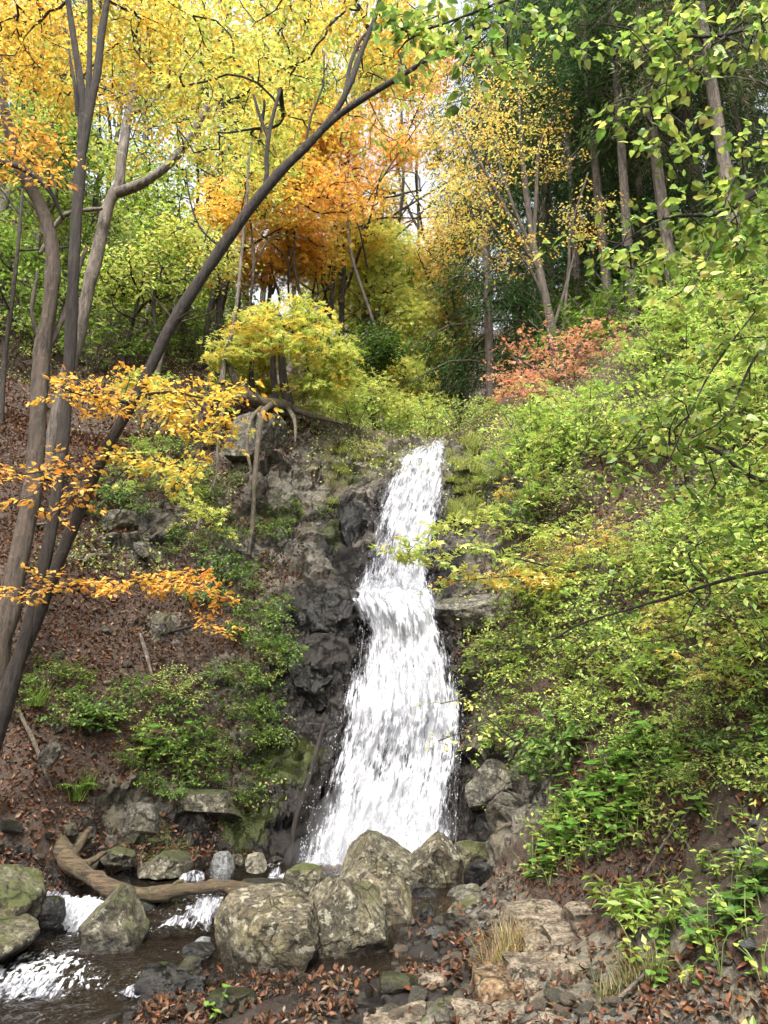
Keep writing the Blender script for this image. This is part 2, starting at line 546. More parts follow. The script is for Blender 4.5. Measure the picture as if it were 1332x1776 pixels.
# displacement along the normal: blocks on rock, soft lumps on soil
nr = np.where(near)[0]
pn = tv[nr] * np.array([1, 1, 1.0])
warp = pn + .12 * np.stack([fbm(pn, 2.2, 3, 31), fbm(pn, 2.2, 3, 41), fbm(pn, 2.2, 3, 51)], 1)
dr = .15 * facet(warp * np.array([1, 1, 1.25]), 1.9, 3) + .085 * facet(warp, 4.6, 13) + .028 * facet(warp, 11, 23) + .11 * fbm(pn, 1.8, 5, 8)
dsoil = .09 * fbm(pn, 1.3, 5, 61)
amp = np.where(bed[nr], .35, 1.0)
underfall = np.clip(wet[nr] - .6, 0, .4) / .4
ppx, ppy = project(pn)
inside = (ppy > 770) & (ppy < 1520) & (ppx > np.interp(ppy, FALL[:, 0], FALL[:, 1]) + 8) & (ppx < np.interp(ppy, FALL[:, 0], FALL[:, 2]) - 8)
amp = np.where(inside, .3, amp)
disp = rockm[nr] * amp * dr + (1 - rockm[nr]) * dsoil
tv2 = tv.copy()
tv2[nr] += tn[nr] * disp[:, None]
fr = ~near
tv2[fr] += tn[fr] * (.35 * fbm(tv[fr], .35, 4, 71))[:, None] * (tv[fr, 1] > 12)[:, None]
nx, ny = len(gx), len(gy)
_dg = np.zeros(len(tv))
_dg[nr] = disp
_dg = _dg.reshape(ny, nx)


def on_ground(p):
    """move points of the smooth ground onto the lumpy surface that is really there"""
    i = np.clip(np.searchsorted(gx, p[:, 0]) - 1, 0, nx - 2)
    j = np.clip(np.searchsorted(gy, p[:, 1]) - 1, 0, ny - 2)
    a = np.clip((p[:, 0] - gx[i]) / (gx[i + 1] - gx[i]), 0, 1)
    c = np.clip((p[:, 1] - gy[j]) / (gy[j + 1] - gy[j]), 0, 1)
    dd = (_dg[j, i] * (1 - a) + _dg[j, i + 1] * a) * (1 - c) + (_dg[j + 1, i] * (1 - a) + _dg[j + 1, i + 1] * a) * c
    return p + Hn(p[:, 0], p[:, 1]) * dd[:, None]


idx = np.arange(nx * ny).reshape(ny, nx)
TF = np.stack([idx[:-1, :-1], idx[:-1, 1:], idx[1:, 1:], idx[1:, :-1]], -1).reshape(-1, 4)

m, nt, out = newmat('hillside_ground')
tc = N(nt, 'TexCoord')
co = tc.outputs['Object']
ar, aw, am = (N(nt, 'Attribute', attribute_name=k).outputs['Fac'] for k in ('rock', 'wet', 'moss'))
n1 = N(nt, 'TexNoise', {'Vector': co, 'Scale': 9.0, 'Detail': 8.0, 'Roughness': 0.7})
n2 = N(nt, 'TexNoise', {'Vector': co, 'Scale': 40.0, 'Detail': 4.0, 'Roughness': 0.7})
n3 = N(nt, 'TexNoise', {'Vector': co, 'Scale': 2.6, 'Detail': 6.0, 'Roughness': 0.6})
v1 = N(nt, 'TexVoronoi', {'Vector': co, 'Scale': 26.0}, feature='F1')
soil = ramp(nt, n1.outputs[0], [(0.3, (0.02, 0.012, 0.008)), (0.7, (0.066, 0.04, 0.026))])
soil = mixc(nt, ramp(nt, n2.outputs[0], [(0.45, 0.0), (0.7, 0.7)]), soil, (0.085, 0.058, 0.04))
rk = ramp(nt, n1.outputs[0], [(0.3, (0.034, 0.03, 0.023)), (0.62, (0.19, 0.168, 0.128))])
rk = mixc(nt, ramp(nt, n2.outputs[0], [(0.36, 0.6), (0.56, 0.0)]), rk, (0.025, 0.022, 0.018))
rk = mixc(nt, ramp(nt, n3.outputs[0], [(0.5, 0.0), (0.66, 0.5)]), rk, (0.13, 0.1, 0.045))
rk = mixc(nt, ramp(nt, n3.outputs[0], [(0.3, 0.45), (0.44, 0.0)]), rk, (0.3, 0.28, 0.24))
wv = N(nt, 'VectorMath', {0: co, 1: N(nt, 'VectorMath', {0: n1.outputs['Color'], 3: 0.25}, operation='SCALE').outputs[0]}, operation='ADD').outputs[0]
vc = N(nt, 'TexVoronoi', {'Vector': wv, 'Scale': 3.4}, feature='DISTANCE_TO_EDGE')
crack = ramp(nt, vc.outputs[0], [(0.0, 1.0), (0.05, 0.0)])
rk = mixc(nt, math_(nt, 'MULTIPLY', crack, 0.85), rk, (0.008, 0.007, 0.006))
rkw = ramp(nt, n1.outputs[0], [(0.35, (0.01, 0.009, 0.008)), (0.7, (0.034, 0.029, 0.025))])
edge = math_(nt, 'ADD', ar, math_(nt, 'MULTIPLY', math_(nt, 'SUBTRACT', n1.outputs[0], 0.5), 1.3))
rf = ramp(nt, edge, [(0.38, 0.0), (0.52, 1.0)])
wf = ramp(nt, math_(nt, 'ADD', aw, math_(nt, 'MULTIPLY', math_(nt, 'SUBTRACT', n3.outputs[0], 0.5), 0.9)), [(0.35, 0.0), (0.6, 1.0)])
c = mixc(nt, rf, soil, mixc(nt, wf, rk, rkw))
c = mixc(nt, math_(nt, 'MULTIPLY', wf, 0.6), c, (0.016, 0.012, 0.009))
mf = ramp(nt, math_(nt, 'ADD', am, math_(nt, 'MULTIPLY', math_(nt, 'SUBTRACT', n3.outputs[0], 0.5), 1.6)), [(0.55, 0.0), (0.75, 0.85)])
c = mixc(nt, mf, c, mixc(nt, n2.outputs[0], (0.02, 0.026, 0.006), (0.08, 0.095, 0.018)))
hh = math_(nt, 'ADD', n1.outputs[0], math_(nt, 'MULTIPLY', n2.outputs[0], 0.5))
hh = math_(nt, 'SUBTRACT', hh, math_(nt, 'MULTIPLY', math_(nt, 'MULTIPLY', crack, rf), 0.5))
hh = math_(nt, 'ADD', hh, math_(nt, 'MULTIPLY', n3.outputs[0], 1.2))
bp = N(nt, 'Bump', {'Height': hh, 'Strength': 0.9, 'Distance': 0.05})
rough = math_(nt, 'MULTIPLY_ADD', wf, -0.62)
rough.node.inputs[2].default_value = 0.86
p = N(nt, 'BsdfPrincipled', {'Base Color': c, 'Roughness': rough, 'Normal': bp.outputs[0]})
nt.links.new(p.outputs[0], out.inputs[0])
GROUND_MAT = m
ground = obj('ground', mesh('ground', tv2, TF, GROUND_MAT, {'rock': rockm, 'wet': wet, 'moss': mossm}), kind='structure')

# ------------------------------------------------------------------ the waterfall
m, nt, out = newmat('falling_water')
fu = N(nt, 'Attribute', attribute_name='fuv').outputs['Vector']
fe = N(nt, 'Attribute', attribute_name='body').outputs['Fac']
mp = N(nt, 'Mapping', {'Vector': fu, 'Scale': (58, 9, 1)})
w1 = N(nt, 'TexNoise', {'Vector': mp.outputs[0], 'Scale': 1.0, 'Detail': 5.0, 'Roughness': 0.62, 'Distortion': 0.5})
mp2 = N(nt, 'Mapping', {'Vector': fu, 'Scale': (12, 2.4, 1)})
w2 = N(nt, 'TexNoise', {'Vector': mp2.outputs[0], 'Scale': 1.0, 'Detail': 4.0, 'Roughness': 0.6})
dens = math_(nt, 'ADD', math_(nt, 'ADD', math_(nt, 'MULTIPLY', w1.outputs[0], 0.85), math_(nt, 'MULTIPLY', w2.outputs[0], 0.75)), fe)
alpha = ramp(nt, dens, [(0.8, 0.0), (1.02, 1.0)])
colr = ramp(nt, dens, [(0.84, (0.25, 0.255, 0.29)), (1.06, (0.38, 0.385, 0.415)), (1.3, (0.58, 0.585, 0.61))])
d = N(nt, 'BsdfDiffuse', {'Color': colr})
t = N(nt, 'BsdfTranslucent', {'Color': colr})
g = N(nt, 'BsdfGlossy', {'Color': (1, 1, 1, 1), 'Roughness': 0.25})
bmp = N(nt, 'Bump', {'Height': w1.outputs[0], 'Strength': 0.55, 'Distance': 0.04})
for s in (d, g):
    nt.links.new(bmp.outputs[0], s.inputs['Normal'])
mx = N(nt, 'MixShader', {0: 0.3, 1: d.outputs[0], 2: t.outputs[0]})
mx = N(nt, 'MixShader', {0: 0.08, 1: mx.outputs[0], 2: g.outputs[0]})
tr = N(nt, 'BsdfTransparent')
mx = N(nt, 'MixShader', {0: alpha, 1: tr.outputs[0], 2: mx.outputs[0]})
nt.links.new(mx.outputs[0], out.inputs[0])
FALLW = m
m, nt, out = newmat('spray_drop')
d = N(nt, 'BsdfDiffuse', {'Color': (0.58, 0.585, 0.61, 1)})
t = N(nt, 'BsdfTranslucent', {'Color': (0.58, 0.585, 0.61, 1)})
mx = N(nt, 'MixShader', {0: 0.35, 1: d.outputs[0], 2: t.outputs[0]})
nt.links.new(mx.outputs[0], out.inputs[0])
DROP = m


def fall_grid(outline, nu, nv, off, seed, grow=0.0):
    py = np.linspace(outline[0, 0], outline[-1, 0], nv)
    l = np.interp(py, outline[:, 0], outline[:, 1]) - grow
    r = np.interp(py, outline[:, 0], outline[:, 2]) + grow
    u = np.linspace(0, 1, nu)
    px = l[:, None] + (r - l)[:, None] * u[None]
    PY = np.repeat(py[:, None], nu, 1)
    # coarse ground hit, interpolated
    cu, cv = np.linspace(0, 1, 14), np.linspace(outline[0, 0], outline[-1, 0], 60)
    cl = np.interp(cv, outline[:, 0], outline[:, 1]) - grow
    cr = np.interp(cv, outline[:, 0], outline[:, 2]) + grow
    cp = G((cl[:, None] + (cr - cl)[:, None] * cu[None]).ravel(), np.repeat(cv[:, None], 14, 1).ravel())[:, 1].reshape(60, 14)
    for _ in range(2):
        cp[1:-1] = .25 * cp[:-2] + .5 * cp[1:-1] + .25 * cp[2:]
    tmp = np.stack([np.interp(py, cv, cp[:, k]) for k in range(14)], 1)
    Y = np.stack([np.interp(u, cu, tmp[k]) for k in range(nv)], 0)
    e = np.minimum(u, 1 - u) * 2
    prof = np.sqrt(np.clip(1 - (2 * u - 1) ** 2, 0, 1))
    V = P(px, PY, Y - off * (0.25 + 0.75 * prof)[None])
    du = np.linalg.norm(np.diff(V, axis=1), axis=2).sum(1) / (nu - 1)
    dv = np.linalg.norm(np.diff(V[:, nu // 2], axis=0), axis=1)
    s = np.concatenate([[0], np.cumsum(dv)])
    w = du * (nu - 1)
    across = (u[None] - .5) * (w[:, None] * .5 + .6)
    fuv = np.stack([across, np.repeat(s[:, None], nu, 1), np.full(px.shape, seed * 3.7)], -1)
    q = fuv.reshape(-1, 3)
    dn = .05 * fbm(q * np.array([14, 4.5, 1]), 1.0, 3, seed) + .03 * fbm(q * np.array([4, 1.2, 1]), 1.0, 2, seed + 9)
    V = V.reshape(-1, 3)
    V[:, 1] -= dn + .02
    V[:, 2] += dn * .3
    idx = np.arange(nu * nv).reshape(nv, nu)
    F = np.stack([idx[:-1, :-1], idx[1:, :-1], idx[1:, 1:], idx[:-1, 1:]], -1).reshape(-1, 4)
    return V, F, fuv.reshape(-1, 3), np.repeat(e[None], nv, 0).ravel(), PY.ravel(), px.ravel()


fallo = obj('waterfall', None, kind='structure')
fallo['label'] = 'white stepped waterfall plunging between dark rocks'
UPPER = FALL[FALL[:, 0] <= 1030].copy()
UPPER = np.concatenate([UPPER, [(1052, 606, 752)]])
LOWER = np.concatenate([[(1012, 640, 736), (1024, 618, 744), (1040, 610, 750)], FALL[FALL[:, 0] > 1050]])
for k, (ol, nv, off, top) in enumerate([(UPPER, 300, .1, 0), (LOWER, 380, .16, .17)]):
    V, F, q, e, py_, px_ = fall_grid(ol, 120, nv, off, 1 + k, 13)
    f = (py_ - ol[0, 0]) / (ol[-1, 0] - ol[0, 0])
    if k:                                    # the water leaps forward off the ledge, then again lower down
        V[:, 1] -= top * np.exp(-((py_ - 1050) / 40) ** 2) * np.clip((py_ - 1008) / 20, 0, 1) + .09 * np.exp(-((py_ - 1225) / 45) ** 2)
    body = np.clip(-.34 + .95 * np.clip(e / .75, 0, 1) ** .8 + .12 * vnoise(q * np.array([0, 1.3, 1]), 1.0, 5) * (e < .5), -1, .27)
    body += .14 * np.exp(-((py_ - 1050) / 26) ** 2) + .12 * np.exp(-((py_ - 1215) / 36) ** 2) + .2 * np.exp(-((py_ - 1490) / 60) ** 2)
    body -= .26 * np.exp(-((py_ - 940) / 70) ** 2 - ((px_ - 648) / 30) ** 2) + .1 * np.exp(-((py_ - 1300) / 60) ** 2 - ((px_ - 665) / 35) ** 2) + .16 * np.exp(-((py_ - 1130) / 60) ** 2 - ((px_ - 640) / 18) ** 2)
    if k:
        body -= .5 * np.clip(1 - (py_ - 1012) / 14, 0, 1)
    obj('water_sheet', mesh('water_sheet', V, F, FALLW, {'fuv': q, 'body': body}, True), fallo)
    V, F, q, e, py_, px_ = fall_grid(ol, 90, nv, off + .13, 11 + k, 18)
    if k:
        V[:, 1] -= top * np.exp(-((py_ - 1050) / 40) ** 2) * np.clip((py_ - 1008) / 20, 0, 1) + .1 * np.exp(-((py_ - 1225) / 45) ** 2)
    body = np.clip(-.5 + .75 * np.clip(e / .7, 0, 1), -1, .05)
    body += .14 * np.exp(-((py_ - 1050) / 30) ** 2) + .12 * np.exp(-((py_ - 1230) / 50) ** 2) + .16 * np.exp(-((py_ - 1490) / 60) ** 2)
    if k:
        body -= .5 * np.clip(1 - (py_ - 1012) / 20, 0, 1)
    obj('outer_water_sheet', mesh('outer_water_sheet', V, F, FALLW, {'fuv': q, 'body': body}, True), fallo)
# thin side runs: the trickle right of the upper drop, the sideways jet at the ledge, the veil at left
for k, (ol, b0) in enumerate([
    (np.array([(790, 766, 790), (850, 768, 792), (900, 756, 786), (960, 748, 770), (1005, 744, 758)], float), -.16),
    (np.array([(1040, 606, 660), (1100, 608, 650), (1160, 600, 640), (1215, 590, 630)], float), -.13),
    (np.array([(1235, 560, 610), (1330, 528, 580), (1420, 512, 550), (1505, 500, 530)], float), -.17),
    (np.array([(1330, 782, 806), (1420, 776, 800), (1500, 770, 790)], float), -.16)]):
    V, F, q, e, py_, px_ = fall_grid(ol, 30, 200, .07, 5 + k)
    obj('water_veil', mesh('water_veil', V, F, FALLW, {'fuv': q, 'body': b0 + .12 * e}, True), fallo)
# the sideways jet over the ledge
jc = np.array([(520, 995, 9.25), (560, 1000, 9.2), (600, 1006, 9.15), (640, 1022, 9.15), (680, 1045, 9.15)], float)
jt = np.linspace(0, 1, 60)
jp = np.stack([np.interp(jt, np.linspace(0, 1, 5), jc[:, k]) for k in range(3)], 1)
jw = np.linspace(5, 30, 60)
js = np.linspace(-.5, .5, 16)
V = P(jp[:, 0, None] + 0 * js, jp[:, 1, None] + jw[:, None] * js[None] * 1.2 + 6 * np.sin(jt * 3)[:, None], jp[:, 2, None] - .05 - .12 * (1 - 4 * js[None] ** 2))
q = np.stack([np.repeat(js[None] * .5, 60, 0), np.repeat(jt[:, None] * 1.2, 16, 1), np.full((60, 16), 9.)], -1).reshape(-1, 3)
idx = np.arange(60 * 16).reshape(60, 16)
F = np.stack([idx[:-1, :-1], idx[1:, :-1], idx[1:, 1:], idx[:-1, 1:]], -1).reshape(-1, 4)
obj('water_veil', mesh('water_veil', V.reshape(-1, 3), F, FALLW, {'fuv': q, 'body': np.repeat((-.3 + .48 * jt)[:, None], 16, 1).ravel() - .15 * np.tile(np.abs(js) * 2, 60)}, True), fallo)


# drops thrown clear of the sheet
def drops(n, outline, grow, off, seed):
    r = np.random.default_rng(seed)
    py = r.uniform(outline[0, 0] + 10, outline[-1, 0], n)
    l = np.interp(py, outline[:, 0], outline[:, 1])
    w = np.interp(py, outline[:, 0], outline[:, 2])
    side = r.random(n) < .3
    px = np.where(side, np.where(r.random(n) < .6, l - r.exponential(grow, n), w + r.exponential(grow * .7, n)), r.uniform(l, w))
    g = G(px, py)
    Y = g[:, 1] - r.uniform(.04, off, n)
    return P(px, py, Y)


dp = np.concatenate([drops(800, FALL, 2.5, .22, 3)])
r = np.random.default_rng(4)
dp2 = P(r.uniform(520, 790, 1100), 1500 - r.exponential(34, 1100), r.uniform(7.3, 7.9, 1100))
dp = np.concatenate([dp, dp2])
oc = np.array([(1, 0, 0), (-1, 0, 0), (0, 1, 0), (0, -1, 0), (0, 0, 1), (0, 0, -1)], float)
of = np.array([(0, 2, 4), (2, 1, 4), (1, 3, 4), (3, 0, 4), (2, 0, 5), (1, 2, 5), (3, 1, 5), (0, 3, 5)])
sz = r.uniform(.002, .0055, (len(dp), 1, 1)) * np.array([1, 1, 1])
sz = sz * np.stack([np.ones(len(dp)), np.ones(len(dp)), r.uniform(1.2, 3.2, len(dp))], 1)[:, None]
V = (dp[:, None] + oc[None] * sz).reshape(-1, 3)
F = (of[None] + 6 * np.arange(len(dp))[:, None, None]).reshape(-1, 3)
m, nt, out = newmat('spray_mist')
vol = N(nt, 'VolumePrincipled', {'Color': (0.95, 0.96, 1.0, 1), 'Density': 0.26})
nt.links.new(vol.outputs[0], out.inputs['Volume'])
for k, (px, py, Y, rx, ry, rz) in enumerate([(640, 1490, 7.75, 150, 60, .32), (660, 1440, 7.8, 130, 90, .34), (690, 1050, 9.0, 75, 45, .22)]):
    import bmesh
    bm = bmesh.new()
    bmesh.ops.create_icosphere(bm, subdivisions=3, radius=1)
    mm = bpy.data.meshes.new('mist')
    bm.to_mesh(mm)
    bm.free()
    mm.materials.append(m)
    o = obj('mist', mm, None, P(px, py, Y), kind='stuff', label='thin white spray hanging at the foot of the fall' if k < 3 else 'thin white spray over the ledge')
    kk = mpp(py, Y)
    o.scale = (rx * kk, rz, ry * kk)
obj('spray_drops', mesh('spray_drops', V, F, DROP, smooth=True), fallo, kind='stuff')

# ------------------------------------------------------------------ the stream below
sx = np.arange(-4.6, 1.6, .03)
sy = np.arange(3.4, 8.3, .025)
SX, SY = np.meshgrid(sx, sy)


def sstep(a, b, x):
    t = np.clip((x - a) / (b - a), 0, 1)
    return t * t * (3 - 2 * t)


def stream_level(x, y):
    yy = y + .18 * vnoise(np.stack([x, y, 0 * x], -1), 1.1, 3)
    return -.075 + .05 * sstep(4.7, 5.35, yy) + .075 * sstep(5.3, 5.62, yy) + .02 * sstep(5.6, 6.1, yy) + .185 * sstep(6.12, 6.5, yy) + .03 * sstep(6.6, 7.4, yy)


SZ = stream_level(SX, SY)
sl = np.abs(np.gradient(SZ, sy, axis=0))
sp = np.stack([SX, SY, SZ], -1)
SZ2 = SZ + (.005 + .035 * np.clip(sl / .6, 0, 1)) * fbm(sp * np.array([1, 1, 0]), 7, 3, 77)
foam = np.clip(sl * 1.5 - .05, 0, 1)
wg = blobmask(sp.reshape(-1, 3), [(350, 1600, .28, 1), (100, 1585, .33, 1), (200, 1590, .25, .8), (60, 1700, .45, 1), (150, 1715, .2, .7), (270, 1700, .16, .7), (20, 1725, .35, .9), (60, 1660, .25, .5), (215, 1720, .15, .5), (330, 1515, .3, .6), (480, 1520, .3, .7), (200, 1605, .2, .6)]).reshape(SX.shape)
foam = np.clip(np.maximum(foam * np.clip(wg * 1.6, 0, 1), wg * .62), 0, 1)
foam *= 1.0
foam = np.maximum(foam, .9 * np.exp(-((SX - .1) / .9) ** 2 - ((SY - 7.85) / .22) ** 2))
m, nt, out = newmat('stream_water')
tc = N(nt, 'TexCoord')
af = N(nt, 'Attribute', attribute_name='foam').outputs['Fac']
n1 = N(nt, 'TexNoise', {'Vector': tc.outputs['Object'], 'Scale': 13.0, 'Detail': 6.0, 'Distortion': 1.4})
mp = N(nt, 'Mapping', {'Vector': tc.outputs['Object'], 'Scale': (26, 12, 26)})
n2 = N(nt, 'TexNoise', {'Vector': mp.outputs[0], 'Scale': 1.0, 'Detail': 5.0, 'Roughness': 0.65, 'Distortion': 0.6})
bp = N(nt, 'Bump', {'Height': n1.outputs[0], 'Strength': 0.9, 'Distance': 0.06})
tr = N(nt, 'BsdfTransparent', {'Color': (0.62, 0.5, 0.36, 1)})
gl = N(nt, 'BsdfGlossy', {'Color': (1, 1, 1, 1), 'Roughness': 0.04, 'Normal': bp.outputs[0]})
fr = N(nt, 'Fresnel', {'IOR': 1.33, 'Normal': bp.outputs[0]})
mur = N(nt, 'BsdfDiffuse', {'Color': (0.035, 0.025, 0.016, 1)})
base = N(nt, 'MixShader', {0: 0.2, 1: tr.outputs[0], 2: mur.outputs[0]})
wat = N(nt, 'MixShader', {0: fr.outputs[0], 1: base.outputs[0], 2: gl.outputs[0]})
fm = N(nt, 'BsdfDiffuse', {'Color': (0.56, 0.57, 0.59, 1)})
ff = ramp(nt, math_(nt, 'ADD', af, math_(nt, 'MULTIPLY', math_(nt, 'SUBTRACT', n2.outputs[0], 0.5), 1.9)), [(0.5, 0.0), (0.68, 1.0)])
fa = math_(nt, 'MULTIPLY', ff, math_(nt, 'GREATER_THAN', af, 0.06))
mx = N(nt, 'MixShader', {0: fa, 1: wat.outputs[0], 2: fm.outputs[0]})
nt.links.new(mx.outputs[0], out.inputs[0])
STREAM = m
SZf = SZ2.ravel()
hs = H(SX, SY)
keep = (SZ > hs - .03)
idx = np.arange(SX.size).reshape(SX.shape)
fm_ = keep[:-1, :-1] | keep[1:, :-1] | keep[:-1, 1:] | keep[1:, 1:]
F = np.stack([idx[:-1, :-1], idx[:-1, 1:], idx[1:, 1:], idx[1:, :-1]], -1)[fm_]
V = np.stack([SX, SY, SZ2], -1).reshape(-1, 3)
obj('stream', mesh('stream', V, F, STREAM, {'foam': foam.ravel()}, True), kind='structure')

# little cascades between the rocks, each its own sheet of broken water
CASC = [([(340, 396, 1546, 6.5), (326, 392, 1566, 6.36), (306, 384, 1588, 6.22), (262, 380, 1604, 6.1), (250, 380, 1614, 6.02)], 'small white cascade under the log'),
        ([(78, 128, 1540, 6.55), (70, 134, 1556, 6.42), (64, 140, 1580, 6.3), (58, 146, 1606, 6.18)], 'small white cascade by the left edge boulder'),
        ([(120, 176, 1562, 6.5), (112, 186, 1580, 6.36), (100, 196, 1606, 6.2)], 'second little cascade beside the mossy wedge rock'),
        ([(308, 352, 1506, 7.35), (300, 362, 1518, 7.2), (292, 370, 1532, 7.05)], 'trickle of white water behind the log'),
        ([(466, 498, 1508, 7.3), (458, 504, 1524, 7.15), (452, 508, 1540, 7.0)], 'trickle of white water before the fall foot'),
        ([(-40, 110, 1688, 5.55), (-50, 125, 1704, 5.42), (-60, 132, 1722, 5.3), (-70, 120, 1742, 5.18)], 'white riffle at the lower left edge'),
        ([(268, 306, 1690, 5.5), (240, 300, 1704, 5.4), (206, 280, 1722, 5.28), (180, 250, 1736, 5.2)], 'thin white riffle running round the dark hump')]
for k, (rows, lab) in enumerate(CASC):
    rows = np.array(rows, float)
    nv, nu = 60, 50
    t = np.linspace(0, len(rows) - 1, nv)
    rr = np.stack([np.interp(t, np.arange(len(rows)), rows[:, j]) for j in range(4)], 1)
    u = np.linspace(0, 1, nu)
    V = P(rr[:, 0, None] + (rr[:, 1] - rr[:, 0])[:, None] * u[None], np.repeat(rr[:, 2, None], nu, 1), np.repeat(rr[:, 3, None], nu, 1)).reshape(-1, 3)
    q = np.stack([V[:, 0], np.repeat(np.linspace(0, .5, nv), nu), np.full(len(V), k * 2.3)], 1)
    V[:, 2] += .03 * fbm(q * np.array([1, .6, 1]), 13, 3, 50 + k) + .025 * np.tile(np.sin(u * math.pi), nv)
    if k >= 5:
        V[:, 2] = np.maximum(V[:, 2], stream_level(V[:, 0], V[:, 1]) + .012 + .02 * fbm(q, 11, 2, 60))
    e = np.tile(np.minimum(u, 1 - u) * 2, nv)
    idx = np.arange(nu * nv).reshape(nv, nu)
    F = np.stack([idx[:-1, :-1], idx[1:, :-1], idx[1:, 1:], idx[:-1, 1:]], -1).reshape(-1, 4)
    soft = np.repeat(np.minimum(np.linspace(0, 1, nv) * 4, 1), nu)
    body = np.clip(-.5 + .9 * np.clip(e / .5, 0, 1), -1, .13 if k < 5 else .09) - .3 * (1 - soft)
    obj('cascade', mesh('cascade', V, F, FALLW, {'fuv': q, 'body': body}, True), None, kind='structure', label=lab)

# ------------------------------------------------------------------ rocks
_ico = {}


def ico(n):
    if n not in _ico:
        import bmesh
        bm = bmesh.new()
        bmesh.ops.create_icosphere(bm, subdivisions=n, radius=1)
        bm.verts.ensure_lookup_table()
        V = np.array([v.co[:] for v in bm.verts])
        F = np.array([[v.index for v in f.verts] for f in bm.faces])
        bm.free()
        _ico[n] = (V, F)
    return _ico[n]


def rock_mesh(name, half, mat, seed, cuts=9, sub=5, rough=.06, planes=(), depth=(.62, .9), smooth=False):
    V, F = ico(sub)
    r = np.random.default_rng(seed)
    V = V / np.max(np.abs(V), axis=1, keepdims=True) ** .45
    ns = norm(r.normal(size=(cuts, 3)))
    ds = r.uniform(*depth, cuts)
    for n, d in list(zip(ns, ds)) + [(norm(np.array(a[:3], float)), a[3]) for a in planes]:
        k = np.maximum(V @ n - d, 0)
        V = V - k[:, None] * n[None]
    V = V + norm(V) * (rough * 1.2 * fbm(V + seed, 1.6, 5, seed)[:, None] + rough * .55 * facet(V + seed, 2.6, seed)[:, None])
    V = V - (V.max(0) + V.min(0)) / 2
    V = V / ((V.max(0) - V.min(0)) / 2) * np.array(half)
    return mesh(name, V, F, mat, smooth=smooth)


def boulder(label, x0, x1, y0, y1, Y, mat, seed, dep=.9, planes=(), cat='boulder', name='boulder', group=None, sink=.0, rot=0, **kw):
    k = mpp((y0 + y1) / 2, Y)
    c = P((x0 + x1) / 2, (y0 + y1) / 2, Y)
    half = np.array([(x1 - x0) / 2 * k, dep * (x1 - x0) / 2 * k, (y1 - y0) / 2 * k])
    c[2] -= sink
    half[2] += sink * .7
    o = thing(name, label, cat, c, group, rock_mesh(name, half, mat, seed, planes=planes, **kw))
    o.rotation_euler = (0, rot, 0)
    return o


boulder('large blocky lichen-spotted boulder at the front of the pile', 366, 562, 1550, 1706, 5.75, ROCK, 21, .85, planes=[(0, -.25, 1, .62), (-.9, -.45, .1, .72), (.05, -1, -.1, .7), (1, -.2, .4, .8), (-.5, 0, -1, .75), (.6, -.1, -1, .72)], cuts=5)
boulder('tall wedge-shaped boulder leaning beside the large blocky one', 524, 682, 1522, 1690, 6.0, ROCK_SOMEMOSS, 33, .95, planes=[(.62, -.25, .75, .55), (-.75, -.3, .7, .66), (0, -1, .25, .62), (1, 0, .25, .8)], cuts=4)
boulder('rounded brown boulder tucked behind the wedge-shaped one', 606, 728, 1512, 1650, 6.55, ROCK, 47, 1.0, planes=[(.1, -.5, 1, .7), (.8, -.3, .6, .72)], cuts=5)
boulder('pointed boulder with a slanting top in front of the falling water', 588, 734, 1443, 1548, 7.1, ROCK_SOMEMOSS, 52, .9, planes=[(.66, -.15, .8, .42), (-.85, -.2, .5, .6), (-.1, -1, .15, .6)], cuts=3)
boulder('peaked boulder with a pale top right of the fall foot', 704, 812, 1446, 1562, 7.05, ROCK, 68, .95, planes=[(-.6, -.2, .8, .6), (.55, -.25, .8, .62), (.1, -1, -.35, .55), (.8, -.5, -.1, .7)], cuts=3)
boulder('low dark mossy rock behind the peaked boulder', 786, 872, 1456, 1512, 7.45, ROCK_MOSSY, 71, 1.0, planes=[(0, 0, 1, .6)], sink=.05)
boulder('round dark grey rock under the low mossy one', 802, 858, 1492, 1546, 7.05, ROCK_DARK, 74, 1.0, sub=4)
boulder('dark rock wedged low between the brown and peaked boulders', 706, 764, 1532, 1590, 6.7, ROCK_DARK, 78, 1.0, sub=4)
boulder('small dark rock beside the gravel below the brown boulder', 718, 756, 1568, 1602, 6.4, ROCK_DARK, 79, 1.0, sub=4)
boulder('wedge of rock with a bright mossy ridge standing in the stream', 138, 252, 1536, 1626, 6.0, ROCK_MOSSY, 83, .8, planes=[(-.72, -.2, .7, .5), (.9, -.2, .45, .5), (.1, -1, .1, .55)], cuts=2, sink=.06)
boulder('lichen and moss patched boulder cut off by the left edge', -70, 70, 1502, 1606, 6.0, ROCK_MOSSY, 91, 1.0, planes=[(.5, -.3, .8, .75)], cuts=5, sink=.05)
boulder('lower grey-green boulder at the water by the left edge', -80, 60, 1588, 1660, 5.65, ROCK_SOMEMOSS, 94, 1.0, planes=[(.4, -.2, .9, .7)], cuts=5, sink=.05)
boulder('smooth upright grey stone behind the log', 366, 408, 1478, 1530, 6.85, ROCK_GREY, 101, .8, cuts=3, rough=.03, sub=4)
boulder('small brown stone next to the upright grey one', 396, 422, 1482, 1512, 7.0, ROCK, 103, 1.0, cuts=4, sub=4)
boulder('cream white stone catching the light behind the log', 426, 462, 1480, 1514, 7.0, ROCK_CREAM, 107, 1.0, cuts=4, rough=.04, planes=[(.8, -.2, .3, .5)], sub=4)
boulder('moss-topped dark rock at the foot of the fall', 492, 566, 1498, 1556, 6.9, ROCK_MOSSY, 109, .9, cuts=6)
boulder('flat dark stone lying behind the end of the log', 414, 494, 1526, 1552, 6.75, ROCK_DARK, 112, .8, cuts=6, sub=4)
